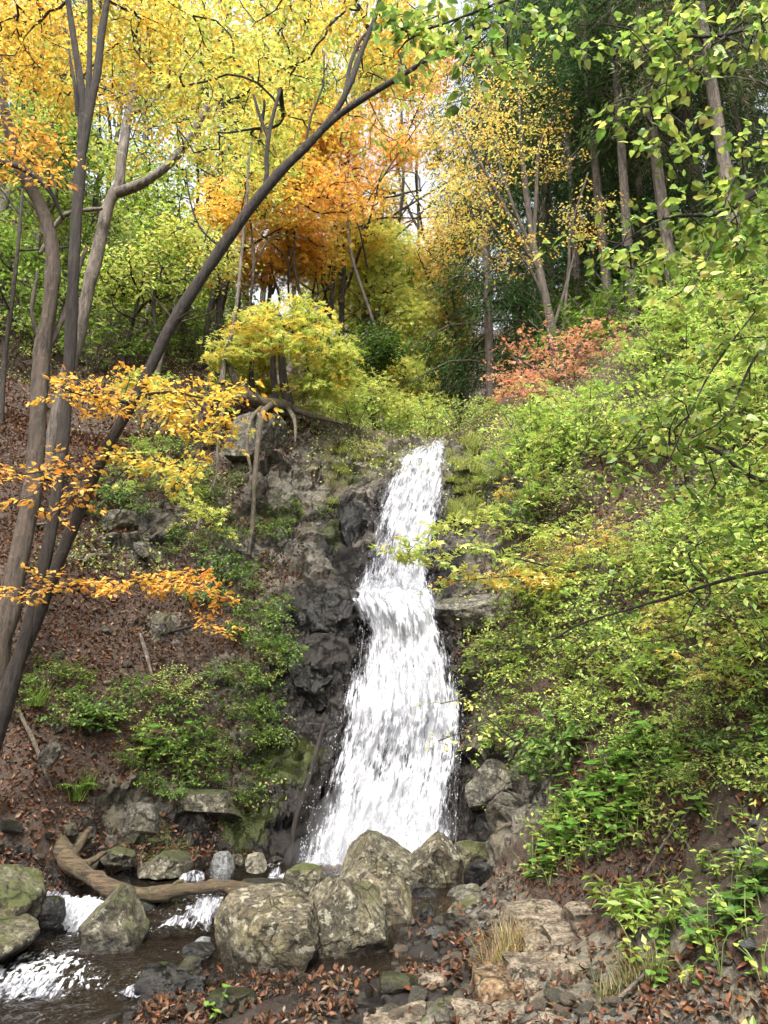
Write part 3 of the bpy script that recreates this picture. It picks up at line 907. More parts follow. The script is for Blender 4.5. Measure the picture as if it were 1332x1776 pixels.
boulder('wet black rock splitting the little cascade', 68, 112, 1556, 1612, 6.15, ROCK_DARK, 115, 1.0, cuts=7, sub=4)
boulder('wet black rock shelf under the log', 236, 306, 1556, 1606, 6.5, ROCK_DARK, 117, .8, cuts=7, sub=4)
boulder('small flat stone at the boulder foot by the stream', 320, 372, 1636, 1664, 5.6, ROCK_DARK, 119, .9, cuts=6, sub=4)
boulder('pale wet stone resting at the stream edge', 336, 366, 1626, 1644, 5.75, ROCK_GREY, 121, .9, cuts=6, sub=4)
boulder('dark mossy hump of rock in the shallow riffle', 236, 366, 1672, 1732, 5.3, ROCK_DARK, 123, .7, cuts=12, rough=.14, sink=.03)
boulder('small moss cushion rock beside the riffle', 306, 350, 1660, 1690, 5.35, ROCK_MOSSY, 124, .9, cuts=6, sub=4)
boulder('mossy rock among brown leaves at the bottom', 356, 446, 1722, 1768, 4.85, ROCK_MOSSY, 126, .9, cuts=6, sub=4)
boulder('bright green mossy stone by the shallow puddle', 656, 728, 1690, 1736, 5.15, ROCK_MOSSY, 128, .8, cuts=6, sub=4)
boulder('flat pale stone touching the bright mossy one', 714, 782, 1686, 1722, 5.2, ROCK_BED, 131, .7, cuts=8, sub=4)
boulder('sloping bedrock hump above the brown gravel', 758, 856, 1538, 1612, 6.55, ROCK_CLIFF, 134, .8, planes=[(-.5, -.3, .8, .55)], cuts=8)
boulder('blocky wedge of rock under the right bank', 868, 924, 1452, 1526, 7.0, ROCK_CLIFF, 137, .8, planes=[(-.7, -.6, .3, .55), (.3, -.7, .7, .6)], cuts=5)
boulder('overhanging brown rock beside the fall under a green shrub', 806, 905, 1318, 1412, 7.7, ROCK_CLIFF, 139, .8, planes=[(-.4, -.8, .3, .6), (0, -.4, -1, .6)], cuts=6)
boulder('tilted slab of rock jutting from the right bank', 890, 985, 1390, 1450, 7.0, ROCK_CLIFF, 142, .8, planes=[(-.3, -.6, .8, .45), (0, -.5, -1, .5)], cuts=7)
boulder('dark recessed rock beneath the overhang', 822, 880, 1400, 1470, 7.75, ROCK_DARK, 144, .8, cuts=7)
boulder('pale smooth rock slab under the maple roots', 392, 498, 716, 806, 10.75, ROCK_CREAM if False else ROCK_CLIFF, 147, .6, planes=[(-.35, -1, .2, .5), (-.9, -.3, .2, .7)], cuts=3, rough=.03)
boulder('pale rock poking out of the left slope below the trees', 178, 240, 884, 930, 9.6, ROCK_CLIFF, 149, .9, cuts=6, sub=4)
boulder('grey rock beside the pale one on the left slope', 228, 262, 938, 972, 9.3, ROCK_CLIFF, 151, .9, cuts=6, sub=4)
boulder('mossy rock in the leaf litter under the orange spray', 262, 302, 1062, 1106, 8.7, ROCK_CLIFF, 153, .9, cuts=6, sub=4)
boulder('pale angular stone lying on the leafy slope', 70, 104, 1286, 1330, 6.8, ROCK_CLIFF, 155, .8, cuts=7, sub=4, rot=.6)
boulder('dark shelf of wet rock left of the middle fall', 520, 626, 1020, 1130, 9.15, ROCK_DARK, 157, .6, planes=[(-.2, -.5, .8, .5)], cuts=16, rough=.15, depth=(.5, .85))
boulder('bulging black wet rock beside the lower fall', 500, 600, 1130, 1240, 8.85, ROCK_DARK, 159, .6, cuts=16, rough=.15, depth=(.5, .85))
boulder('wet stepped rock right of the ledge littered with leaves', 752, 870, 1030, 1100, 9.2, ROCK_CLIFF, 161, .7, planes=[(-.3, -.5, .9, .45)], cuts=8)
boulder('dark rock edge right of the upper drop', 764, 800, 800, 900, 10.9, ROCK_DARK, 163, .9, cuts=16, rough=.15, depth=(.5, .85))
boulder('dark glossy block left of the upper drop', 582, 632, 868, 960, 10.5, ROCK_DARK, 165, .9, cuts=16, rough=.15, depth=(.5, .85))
boulder('mossy rock in the dark hollow behind the log', 240, 330, 1478, 1520, 7.2, ROCK_MOSSY, 167, .9, cuts=7, sub=4)
boulder('low mossy stone left of the dark hollow', 175, 235, 1470, 1510, 7.0, ROCK_MOSSY, 168, .9, cuts=7, sub=4)
boulder('shadowed rock above the dark hollow', 205, 285, 1392, 1470, 7.45, ROCK_CLIFF, 171, .8, planes=[(0, -.5, -1, .5)], cuts=6)
boulder('mossy overhanging lip of rock above the hollow', 280, 420, 1370, 1430, 7.75, ROCK_MOSSY, 173, .7, planes=[(0, -.5, -1, .4)], cuts=7)

# layered bedrock at lower right, block by block
BED = [(884, 1002, 1574, 1622, 5.75), (985, 1072, 1572, 1612, 5.5), (1040, 1078, 1610, 1668, 5.25), (958, 1050, 1614, 1668, 5.3), (905, 985, 1618, 1652, 5.45), (884, 1000, 1655, 1700, 5.1),
       (930, 1050, 1664, 1706, 5.0), (826, 940, 1690, 1752, 5.0), (920, 1010, 1696, 1748, 4.85), (985, 1078, 1702, 1748, 4.75), (1050, 1120, 1660, 1706, 4.95),
       (640, 740, 1752, 1790, 4.85), (735, 810, 1746, 1786, 4.8), (795, 880, 1754, 1796, 4.7), (870, 945, 1748, 1790, 4.65), (935, 1040, 1748, 1796, 4.55), (1020, 1100, 1744, 1790, 4.45), (1140, 1210, 1752, 1790, 4.2), (1295, 1345, 1735, 1790, 3.85)]
BEDL = ['broad flat bedrock block below the herb clump', 'cracked bedrock block under the trailing herbs', 'pale green lichened block set upright in the outcrop', 'square brown bedrock block under the upright pale one',
        'weathered bedrock ledge beside the dry grass', 'pale flat bedrock ledge below the dry grass', 'brown layered ledge in the middle of the outcrop', 'rust-stained bedrock block with a slanting edge',
        'mottled bedrock block right of the rust-stained one', 'dark bedrock block with leaves lodged above it', 'small bedrock step at the end of the outcrop',
        'grey knobbly stone at the bottom edge by the puddle', 'dark round stone at the bottom edge below the dry grass', 'pale knobbly stone at the bottom edge below the rusty block', 'grey stone at the bottom edge right of the pale knobbly one',
        'wide rough stone in the bottom row of the outcrop', 'last brown stone of the bottom row of the outcrop', 'smooth grey stone half buried at the bottom right', 'grey stone in the bottom right corner']
for k, (x0, x1, y0, y1, Y) in enumerate(BED):
    boulder(BEDL[k], x0 - 14, x1 + 14, y0 - 6, y1 + 12, Y, ROCK_RUST if k == 7 else (ROCK_CLIFF if k in (2, 12, 17, 18) else ROCK_BED), 200 + k, .95, cat='rock', name='bedrock_block',
            planes=[(0, -.1, 1, .62), (.1, -1, .1, .6), (-1, -.1, 0, .75), (1, -.2, .1, .75)], cuts=6, sub=4, rough=.09, sink=.04, rot=.06 * math.sin(k * 2.1))

# ------------------------------------------------------------------ leaves, twigs and trees
def tmpl(v, f):
    return np.array(v, float), [np.array(x, int) for x in f]


T_SIMPLE = tmpl([(0, 0, 0), (.42, .27, .05), (1, 0, -.06), (.42, -.27, .05)], [[(0, 1, 2), (0, 2, 3)]])
T_BEECH = tmpl([(0, 0, 0), (.22, .2, .05), (.58, .25, .05), (1, 0, -.1), (.58, -.25, .05), (.22, -.2, .05), (.3, 0, 0), (.62, 0, -.02)],
               [[(0, 6, 1), (0, 5, 6), (7, 3, 2), (7, 4, 3)], [(6, 7, 2, 1), (6, 5, 4, 7)]])
_mv, _mf = [], []
for _a, _l in ((0, 1.0), (.85, .8), (-.85, .8)):
    _b = len(_mv)
    for (_x, _y, _z) in [(0, 0, 0), (.5, .14, .02), (1, 0, -.05), (.5, -.14, .02)]:
        _x, _y = _x * _l, _y * _l
        _mv.append((_x * math.cos(_a) - _y * math.sin(_a), _x * math.sin(_a) + _y * math.cos(_a), _z))
    _mf += [(_b, _b + 1, _b + 2), (_b, _b + 2, _b + 3)]
T_MAPLE = tmpl(_mv, [_mf])
T_NEEDLE = tmpl([(0, 0, 0), (.35, .06, .0), (1, 0, 0), (.35, -.06, .0)], [[(0, 1, 2), (0, 2, 3)]])
T_HEART = tmpl([(0, 0, 0), (-.06, .2, .03), (.12, .38, .05), (.5, .33, .04), (1, 0, -.12), (.5, -.33, .04), (.12, -.38, .05), (-.06, -.2, .03), (.3, 0, -.02)],
               [[(8, 0, 7), (8, 1, 0), (8, 2, 1), (8, 3, 2), (8, 4, 3), (8, 5, 4), (8, 6, 5), (8, 7, 6)]])
T_CURL = tmpl([(0, 0, .0), (.25, .2, .12), (.6, .22, .16), (1, 0, .1), (.6, -.24, .1), (.22, -.2, .15), (.3, 0, 0), (.65, 0, .0)],
              [[(0, 6, 1), (0, 5, 6), (7, 3, 2), (7, 4, 3)], [(6, 7, 2, 1), (6, 5, 4, 7)]])


def leaf_arrays(L, T):
    pos, d, n, s, col = L
    tv_, tf = T
    d = norm(d)
    sd = norm(np.cross(n, d))
    n = np.cross(d, sd)
    k = len(tv_)
    V = pos[:, None] + s[:, None, None] * (tv_[None, :, 0:1] * d[:, None] + tv_[None, :, 1:2] * sd[:, None] + tv_[None, :, 2:3] * n[:, None])
    off = k * np.arange(len(pos))[:, None, None]
    F = [(f[None] + off).reshape(-1, f.shape[1]) for f in tf]
    return V.reshape(-1, 3), F, np.repeat(col, k, 0)


def leaf_mesh(name, L, T, mat=None, org=(0, 0, 0)):
    V, F, c = leaf_arrays(L, T)
    return mesh(name, V - np.asarray(org), F, mat or LEAF, cols=c)


def pal(n, cols, jit=.16, base=None, mixin=.35, r=None):
    """n leaf colours out of weighted (rgb, weight) entries; base = index of the spray's own colour"""
    r = r or rng
    c = np.array([x[0] for x in cols], float)
    w = np.array([x[1] for x in cols], float)
    i = r.choice(len(cols), n, p=w / w.sum())
    if base is not None:
        i = np.where(r.random(n) < mixin, i, base)
    out = c[i] * (1 + jit * r.normal(size=(n, 1))) * (1 + .06 * r.normal(size=(n, 3)))
    return np.clip(out, .004, .85)


YEL, GOLD, AMB, ORA, LIME, GRN, MID, DKG, RED, SAL, BRN, CHA = ((.8, .58, .09), (.79, .48, .075), (.79, .45, .085), (.78, .33, .065), (.42, .5, .1), (.24, .335, .06), (.11, .19, .022), (.035, .075, .018),
                                                               (.42, .085, .035), (.56, .19, .085), (.26, .12, .05), (.6, .6, .16))


def sprays(C, D, r_, k, size, cols, flat=.1, droop=.18, tilt=.4, wide=.6, mixin=.35, hang=0.0, rr=None):
    R = rr or rng
    M = len(C)
    D = norm(D * np.array([1, 1, .45]) + 1e-6)
    S = norm(np.cross(D, UP) + 1e-6)
    a = R.uniform(-1, 1, (M, k, 1))
    side = np.where(R.random((M, k, 1)) < .5, -1, 1)
    b = side * R.uniform(.03, 1, (M, k, 1)) * wide * (1 - .45 * np.abs(a))
    z = R.normal(size=(M, k, 1)) * flat - droop * (a * a + b * b)
    rs = (np.asarray(r_) * R.uniform(.75, 1.25, M))[:, None, None]
    pos = C[:, None] + rs * (a * D[:, None] + b * S[:, None] + z * UP)
    d = D[:, None] * R.uniform(.1, .9, (M, k, 1)) + S[:, None] * side * R.uniform(.3, 1, (M, k, 1)) + UP * (R.normal(size=(M, k, 1)) * .3 - .15 - hang)
    n = UP + R.normal(size=(M, k, 3)) * tilt
    sz = size * R.uniform(.5, 1.25, (M, k))
    w = np.array([x[1] for x in cols], float)
    bi = np.repeat(R.choice(len(cols), M, p=w / w.sum()), k)
    col = pal(M * k, cols, base=bi, mixin=mixin, r=R)
    return pos.reshape(-1, 3), d.reshape(-1, 3), n.reshape(-1, 3), sz.ravel(), col


def cat_leaves(*Ls):
    return tuple(np.concatenate([L[k] for L in Ls]) for k in range(5))


def smooth_path(pts, rad, step=.12):
    pts, rad = np.asarray(pts, float), np.asarray(rad, float)
    if len(pts) < 3:
        t = np.linspace(0, 1, max(2, int(np.linalg.norm(pts[-1] - pts[0]) / step)))
        return pts[0] + (pts[-1] - pts[0]) * t[:, None], rad[0] + (rad[-1] - rad[0]) * t
    ext = np.concatenate([[2 * pts[0] - pts[1]], pts, [2 * pts[-1] - pts[-2]]])
    o, rr = [], []
    for k in range(len(pts) - 1):
        p0, p1, p2, p3 = ext[k:k + 4]
        n = max(2, int(np.linalg.norm(p2 - p1) / step))
        t = (np.arange(n) / n)[:, None]
        o.append(.5 * (2 * p1 + (p2 - p0) * t + (2 * p0 - 5 * p1 + 4 * p2 - p3) * t ** 2 + (3 * p1 - p0 - 3 * p2 + p3) * t ** 3))
        rr.append(rad[k] + (rad[k + 1] - rad[k]) * t[:, 0])
    return np.concatenate(o + [pts[-1:]]), np.concatenate(rr + [rad[-1:]])


def tube(pts, rad, sides=10, lump=.1, step=.12, seed=0, wig=0.0):
    p, r = smooth_path(pts, rad, step)
    if wig:
        p = p + wig * np.stack([vnoise(p, 2.0, seed + 1), vnoise(p, 2.0, seed + 2), vnoise(p, 2.0, seed + 3)], 1) * np.linspace(0, 1, len(p))[:, None]
    t = norm(np.gradient(p, axis=0))
    ref = np.array([0, 1.0, 0]) if abs(t[:, 1]).mean() < .8 else np.array([1.0, 0, 0])
    a = norm(np.cross(t, ref))
    b = np.cross(t, a)
    th = np.linspace(0, 2 * math.pi, sides, endpoint=False)
    ring = a[:, None] * np.cos(th)[None, :, None] + b[:, None] * np.sin(th)[None, :, None]
    V = p[:, None] + ring * r[:, None, None]
    V = V.reshape(-1, 3)
    if lump:
        V = V + (ring.reshape(-1, 3)) * (np.repeat(r, sides) * lump * fbm(V * np.array([1, 1, .5]), 7, 3, seed))[:, None]
    n = len(p)
    i = np.arange(n * sides).reshape(n, sides)
    j = np.roll(i, -1, 1)
    F = np.stack([i[:-1], j[:-1], j[1:], i[1:]], -1).reshape(-1, 4)
    V = np.concatenate([V, p[-1:] + t[-1:] * r[-1]])
    cap = np.stack([i[-1], np.roll(i[-1], -1), np.full(sides, n * sides)], -1)
    return V, F, cap


def tubes(specs, **kw):
    Vs, Fq, Ft, o = [], [], [], 0
    for k, (pts, rad) in enumerate(specs):
        V, F, c = tube(pts, rad, seed=k * 7 + 1, **kw)
        Vs.append(V)
        Fq.append(F + o)
        Ft.append(c + o)
        o += len(V)
    return np.concatenate(Vs), [np.concatenate(Fq), np.concatenate(Ft)]


def sticks(p0, p1, r0, r1, sides=4):
    """straight tapered twigs, all at once"""
    t = norm(p1 - p0)
    ref = np.where(np.abs(t[:, 2:3]) > .9, np.array([[1.0, 0, 0]]), np.array([[0, 0, 1.0]]))
    a = norm(np.cross(t, ref))
    b = np.cross(t, a)
    th = np.linspace(0, 2 * math.pi, sides, endpoint=False)
    ring = a[:, None] * np.cos(th)[None, :, None] + b[:, None] * np.sin(th)[None, :, None]
    V = np.concatenate([p0[:, None] + ring * r0[:, None, None], p1[:, None] + ring * r1[:, None, None]], 1)
    i = np.arange(sides)
    f = np.stack([i, (i + 1) % sides, (i + 1) % sides + sides, i + sides], -1)
    F = (f[None] + 2 * sides * np.arange(len(p0))[:, None, None]).reshape(-1, 4)
    return V.reshape(-1, 3), F


def skeleton(limbs, C, tip=.003, gain=.0013, jit=.07, rmax=.026, rr=None):
    """grow twigs from the limbs to every spray centre; returns stick arrays and the direction each spray points"""
    R = rr or rng
    nodes = [smooth_path(p, r, .25)[0] for p, r in limbs]
    nodes = np.concatenate(nodes)
    nb = len(nodes)
    M = len(C)
    pos = np.empty((nb + 2 * M, 3))
    pos[:nb] = nodes
    par = np.full(nb + 2 * M, -1)
    d0 = np.array([((nodes - c) ** 2).sum(1).min() for c in C])
    order = np.argsort(d0)
    n = nb
    D = np.empty((M, 3))
    for k in order:
        c = C[k]
        dd = ((pos[:n] - c) ** 2).sum(1)
        j = int(dd.argmin())
        ln = math.sqrt(dd[j]) + 1e-6
        mid = pos[j] * .5 + c * .5 + R.normal(size=3) * jit * ln
        pos[n] = mid
        par[n] = j
        pos[n + 1] = c
        par[n + 1] = n
        D[k] = c - mid
        n += 2
    cnt = np.ones(n)
    for k in range(n - 1, nb - 1, -1):
        if par[k] >= nb:
            cnt[par[k]] += cnt[k]
    rad = np.minimum(tip + gain * np.sqrt(cnt), rmax)
    ch = np.arange(nb, n)
    p = par[ch]
    r0 = np.where(p >= nb, rad[p], rad[ch] * 1.1)
    return pos[p], pos[ch], np.minimum(r0, rad[ch] * 1.6), rad[ch], D


def in_blobs(blobs, n, rr=None, shell=.55):
    """n spray centres shared among ellipsoids (centre, radii, weight), more near the outside"""
    R = rr or rng
    w = np.array([b[2] for b in blobs], float)
    i = R.choice(len(blobs), n, p=w / w.sum())
    v = norm(R.normal(size=(n, 3)))
    rad = R.random(n) ** (1 / 3.0)
    rad = shell * rad ** .5 + (1 - shell) * rad
    c = np.array([b[0] for b in blobs])[i]
    s = np.array([b[1] for b in blobs])[i]
    return c + v * rad[:, None] * s


def pxblob(px, py, Y, rx, ry, rz, w=1.0):
    k = mpp(py, Y)
    return (P(px, py, Y), np.array([rx * k, rz, ry * k]), w)


def pxlimb(pts, wid):
    """limb through photograph pixels (px, py, Y), widths in pixels"""
    pts = np.array(pts, float)
    return P(*pts.T), np.array([w / 2 * mpp(p[1], p[2]) for w, p in zip(wid, pts)])


def make_tree(name, label, cat, limbs, C, bark, cols, spray_r, k, size, T=T_SIMPLE, group=None, base=None, sides=10, lump=.12, root_limbs=(), twig_sides=4, crown_name='crown', tip=.002, gain=.0014, extra=None, lmat=None, **kw):
    org = np.array(base if base is not None else limbs[0][0][0])
    root = thing(name, label, cat, org, group)
    V, F = tubes(limbs, sides=sides, lump=lump)
    obj('trunk', mesh('trunk', V - org, F, bark, smooth=True), root)
    p0, p1, r0, r1, D = skeleton(limbs, C, tip=tip, gain=gain)
    V, F = sticks(p0, p1, r0, r1, twig_sides)
    obj('twigs', mesh('twigs', V - org, F, bark, smooth=True), root, kind='stuff')
    L = sprays(C, D, spray_r, k, size, cols, **kw)
    if extra is not None:
        L = cat_leaves(L, extra)
    obj(crown_name, leaf_mesh(crown_name, L, T, lmat, org), root)
    if len(root_limbs):
        for q in root_limbs:
            V, F = tubes([q], sides=7, lump=.25, wig=.08)
            obj('root', mesh('root', V - org, F, ROOTWOOD, smooth=True), root)
    return root


# ---- near trees at left
def gz(p):
    p = np.array(p, float)
    return p


A_l = [pxlimb([(-60, 1450, 6.35), (-16, 1300, 6.3), (14, 1190, 6.3), (62, 1080, 6.3), (120, 930, 6.25), (180, 790, 6.2), (240, 680, 6.15), (300, 560, 6.1), (385, 430, 6.05), (465, 322, 6.0), (530, 255, 6.0), (590, 198, 6.0), (690, 135, 5.9), (790, 75, 5.8), (870, 35, 5.75), (960, -10, 5.7)], [33.5, 27.9, 25.7, 22.3, 20.7, 19.6, 18.4, 20.1, 18.8, 17.5, 13.8, 11.9, 9.35, 6.88, 5.01, 3.13]),
       pxlimb([(520, 266, 6.0), (578, 200, 6.0), (605, 150, 6.0), (625, 95, 6.05), (652, 25, 6.1), (665, -40, 6.1)], [9.35, 11, 11, 9.35, 7.48, 5.1]),
       pxlimb([(455, 340, 6.0), (463, 300, 6.0), (462, 270, 6.0), (470, 215, 6.0), (486, 155, 6.0)], [6.8, 8.92, 8.16, 7.48, 5.44]),
       pxlimb([(466, 240, 6.0), (450, 200, 6.0), (440, 165, 6.0)], [6.8, 5.44, 4.76]),
       pxlimb([(385, 430, 6.05), (350, 400, 6.0), (330, 350, 5.95), (322, 290, 5.9)], [4.25, 3.4, 2.55, 1.7]),
       pxlimb([(300, 560, 6.1), (330, 540, 6.0), (360, 535, 5.95)], [4.25, 2.55, 1.7]),
       pxlimb([(530, 255, 6.0), (540, 200, 6.0), (560, 150, 6.0), (562, 90, 6.0)], [5.1, 4.25, 3.4, 2.55]),
       pxlimb([(690, 135, 5.9), (700, 90, 5.9), (730, 50, 5.9)], [5.1, 3.4, 2.55]),
       pxlimb([(600, 160, 6.0), (608, 110, 6.1), (628, 65, 6.2), (665, 40, 6.3)], [8.16, 6.8, 5.44, 4.08])]
RR = np.random.default_rng(101)
bl = [pxblob(520, 70, 6.9, 190, 130, 1.0, 1.0), pxblob(400, 190, 6.8, 150, 110, .8, .6), pxblob(660, 60, 6.6, 120, 90, .8, .6), pxblob(320, 60, 7.0, 150, 120, .9, .7), pxblob(620, 210, 6.8, 110, 70, .6, .22)]
C = in_blobs(bl, 250, RR, .3)
make_tree('leaning_tree', 'dark slender tree leaning right across the forest with yellow-green leaves', 'tree', A_l, C, BARK_DARK,
          [(YEL, 2.6), (CHA, 3), (GOLD, .9), (LIME, 2.6)], .28, 30, .062, T_SIMPLE, sides=12)

B_l = [pxlimb([(-40, 1400, 6.4), (20, 1190, 6.25), (62, 1040, 6.3), (92, 900, 6.35), (112, 740, 6.4), (122, 600, 6.4), (128, 460, 6.4), (138, 300, 6.4), (146, 180, 6.4)], [27.7, 25.2, 22, 20.7, 19.5, 19.5, 18.9, 18.9, 6.8]),
       pxlimb([(138, 300, 6.4), (142, 225, 6.4), (140, 150, 6.4), (130, 80, 6.4), (118, 0, 6.4), (112, -60, 6.4)], [13.6, 14.4, 13.6, 11.9, 10.2, 8.5]),
       pxlimb([(140, 290, 6.4), (150, 205, 6.4), (155, 110, 6.4), (156, 0, 6.4), (157, -60, 6.4)], [10.2, 11.9, 9.35, 8.16, 6.8]),
       pxlimb([(138, 300, 6.41), (153, 200, 6.4), (168, 130, 6.4), (176, 60, 6.4), (186, 0, 6.4), (192, -60, 6.4)], [11.9, 15.3, 13.6, 12.8, 11, 8.5]),
       pxlimb([(134, 200, 6.38), (130, 150, 6.3), (119, 85, 6.3)], [7.55, 5.66, 3.77])]
RR = np.random.default_rng(102)
bl = [pxblob(130, 60, 7.0, 170, 110, .9, 1.0), pxblob(20, 110, 7.1, 110, 110, .8, .6), pxblob(260, 110, 7.2, 110, 100, .8, .6)]
C = in_blobs(bl, 190, RR, .3)
make_tree('forked_tree', 'dark upright tree forking into three stems at upper left', 'tree', B_l, C, BARK_DARK, [(YEL, 3), (GOLD, 2.2), (AMB, .8), (CHA, 1.6)], .27, 28, .062, sides=12)

C_l = [pxlimb([(-40, 1300, 7.1), (-10, 1150, 7.1), (18, 1040, 7.2), (48, 900, 7.3), (64, 760, 7.4), (72, 620, 7.5), (88, 520, 7.5), (92, 440, 7.5), (72, 360, 7.55), (30, 280, 7.6), (5, 170, 7.7), (-5, 60, 7.7)], [65.1, 50, 38, 30.4, 27.1, 27.1, 23.9, 22.8, 20.7, 18.5, 15.3, 12]),
       pxlimb([(74, 620, 7.5), (100, 570, 7.6), (118, 530, 7.7), (132, 480, 7.8), (150, 430, 7.9)], [14.1, 12, 10.3, 8.15, 5.43]),
       pxlimb([(72, 600, 7.5), (55, 540, 7.4), (66, 470, 7.4)], [9.84, 6.51, 4.34])]
RR = np.random.default_rng(103)
bl = [pxblob(30, 260, 7.4, 60, 50, .5, .6), pxblob(-10, 100, 7.6, 90, 90, .6, .8)]
C = in_blobs(bl, 46, RR)
make_tree('rough_barked_tree', 'thick brown rough-barked tree at the left edge with orange leaves', 'tree', C_l, C, BARK_BROWN, [(AMB, 2), (GOLD, 2), (ORA, 1.2)], .25, 24, .062, sides=14, lump=.2)

D_l = [pxlimb([(78, 830, 9.4), (108, 690, 9.4), (140, 560, 9.4), (168, 440, 9.4), (190, 350, 9.4), (206, 320, 9.4), (216, 240, 9.4), (232, 150, 9.4), (240, 60, 9.4), (246, -20, 9.4)], [30.1, 26.1, 24.9, 21.6, 20.9, 19.6, 15.7, 13.8, 10.5, 7.84]),
       pxlimb([(195, 336, 9.4), (232, 325, 9.35), (275, 300, 9.3), (320, 252, 9.3), (358, 186, 9.3)], [17, 15.7, 15, 14.4, 12.4]),
       pxlimb([(222, 200, 9.4), (262, 180, 9.4), (290, 150, 9.4), (330, 146, 9.4)], [8.5, 7.19, 5.23, 3.92]),
       pxlimb([(70, 440, 9.2), (100, 385, 9.2), (125, 368, 9.2), (176, 362, 9.2)], [6.54, 7.84, 7.19, 6.54])]
RR = np.random.default_rng(104)
bl = [pxblob(300, 80, 9.9, 130, 120, 1.1, 1), pxblob(190, 200, 10, 120, 110, 1.0, .7), pxblob(360, 230, 10, 70, 70, .8, .4)]
C = in_blobs(bl, 110, RR)
make_tree('pale_barked_tree', 'pale-barked tree with a thick broken limb bending right', 'tree', D_l, C, BARK_PALE, [(YEL, 2.4), (LIME, 3), (CHA, 2), (GOLD, 1)], .36, 26, .075, sides=12, lump=.2)


# ---- leaves near enough to be picked apart are objects of their own under their branch
def leaf_variants(name, T, cols, nvar, mat, bend=.05, seed=0):
    r = np.random.default_rng(seed)
    out = []
    for k in range(nvar):
        V, F = T[0].copy(), T[1]
        V = V + r.normal(size=V.shape) * bend * np.array([.3, .5, 1.0])
        V[0] = 0
        c = pal(1, cols, .12, r=r)
        out.append(mesh(name, V, F, mat, cols=np.repeat(c, len(V), 0)))
    return out


def put_leaves(parent, L, variants, org, cap=290, seed=0):
    pos, d, n, s, col = L
    r = np.random.default_rng(seed)
    d = norm(d)
    sd = norm(np.cross(n, d))
    n = np.cross(d, sd)
    org = np.asarray(org)
    for k in range(min(cap, len(pos))):
        o = bpy.data.objects.new('leaf', variants[r.integers(len(variants))])
        COL.objects.link(o)
        o.parent = parent
        M = np.eye(4)
        M[:3, 0], M[:3, 1], M[:3, 2], M[:3, 3] = d[k] * s[k], sd[k] * s[k], n[k] * s[k], pos[k] - org
        o.matrix_local = Matrix(M.tolist())


def branch(name, label, limbs, centres, bark, cols, spray_r, k, size, T, variants, cap=290, seed=0, wide=.6, hang=0., parent_label='branch', tilt=.45, droop=.2, flat=.08):
    R = np.random.default_rng(seed)
    C = np.array(centres, float)
    C = P(*C.T)
    org = limbs[0][0][0]
    root = thing(name, label, 'branch', org)
    p0, p1, r0, r1, D = skeleton(limbs, C, tip=.0016, gain=.0011, jit=.1, rr=R)
    V, F = tubes(limbs, sides=7, lump=.15, step=.06)
    V2, F2 = sticks(p0, p1, r0, r1, 5)
    V = np.concatenate([V - org, V2 - org])
    F = [np.concatenate([F[0], F2 + len(V) - len(V2)]), F[1]]
    obj('wood', mesh('wood', V, F, bark, smooth=True), root)
    L = sprays(C, D, spray_r, k, size, cols, tilt=tilt, wide=wide, hang=hang, rr=R, droop=droop, flat=flat)
    o = R.permutation(len(L[0]))
    L = tuple(a[o] for a in L)
    put_leaves(root, L, variants, org, cap, seed)
    if len(L[0]) > cap:
        obj('foliage', leaf_mesh('foliage', tuple(a[cap:] for a in L), T, LEAF, org), root, kind='stuff')
    return root


GV = leaf_variants('leaf', T_HEART, [((.2, .32, .06), 3), ((.32, .42, .09), 2.2), ((.13, .22, .045), 3), ((.5, .48, .12), .5)], 12, LEAF, seed=5)
BV = leaf_variants('leaf', T_BEECH, [(YEL, 3), (GOLD, 2), (AMB, .3), (CHA, .9)], 12, LEAF, seed=6)
OV = leaf_variants('leaf', T_BEECH, [(AMB, 3), (GOLD, 2), (ORA, 2), ((.5, .3, .12), 1.2)], 12, LEAF, seed=7)
GCOL = [(GRN, 3), (LIME, 3), (CHA, .6)]
YCOL = [(YEL, 3), (GOLD, 2.5), (AMB, .8), (CHA, .8)]
OCOL = [(AMB, 3), (GOLD, 2), (ORA, 2)]


def along(pts, n, sx, sy, sY, seed, t0=.15):
    r = np.random.default_rng(seed)
    pts = np.array(pts, float)
    t = r.uniform(t0, 1, n)
    u = np.linspace(0, 1, len(pts))
    c = np.stack([np.interp(t, u, pts[:, k]) for k in range(3)], 1)
    return c + np.stack([r.normal(size=n) * sx, r.normal(size=n) * sy, r.normal(size=n) * sY], 1)


# yellow and orange beech branches reaching across the left slope
p = [(228, 690, 6.15), (290, 680, 5.9), (350, 690, 5.75), (408, 700, 5.65)]
branch('beech_branch', 'fan of yellow beech leaves crossing the leaning trunk', [pxlimb(p, [7, 5, 4, 2])],
       np.concatenate([along(p, 30, 27, 22, .16, 1, 0), along(p, 16, 22, 16, .1, 2, .4) + np.array([0, 40, 0])]), BARK_DARK, YCOL, .17, 24, .058, T_BEECH, BV, 290, 11)
p = [(225, 700, 6.1), (180, 690, 5.9), (140, 685, 5.8), (105, 672, 5.7)]
branch('beech_branch', 'orange-yellow beech twig hanging left of the leaning trunk', [pxlimb(p, [6, 5, 3, 2])], along(p, 24, 20, 20, .1, 3, 0), BARK_DARK, [(GOLD, 3), (AMB, 2), (YEL, 1)], .15, 21, .058, T_BEECH, OV, 250, 12)
p = [(185, 790, 6.15), (240, 795, 5.9), (300, 805, 5.75), (330, 822, 5.7)]
branch('beech_branch', 'yellow beech twig reaching right below the big yellow fan', [pxlimb(p, [6, 4, 3, 2])], along(p, 20, 18, 12, .1, 4, 0), BARK_DARK, YCOL, .14, 20, .058, T_BEECH, BV, 220, 13)
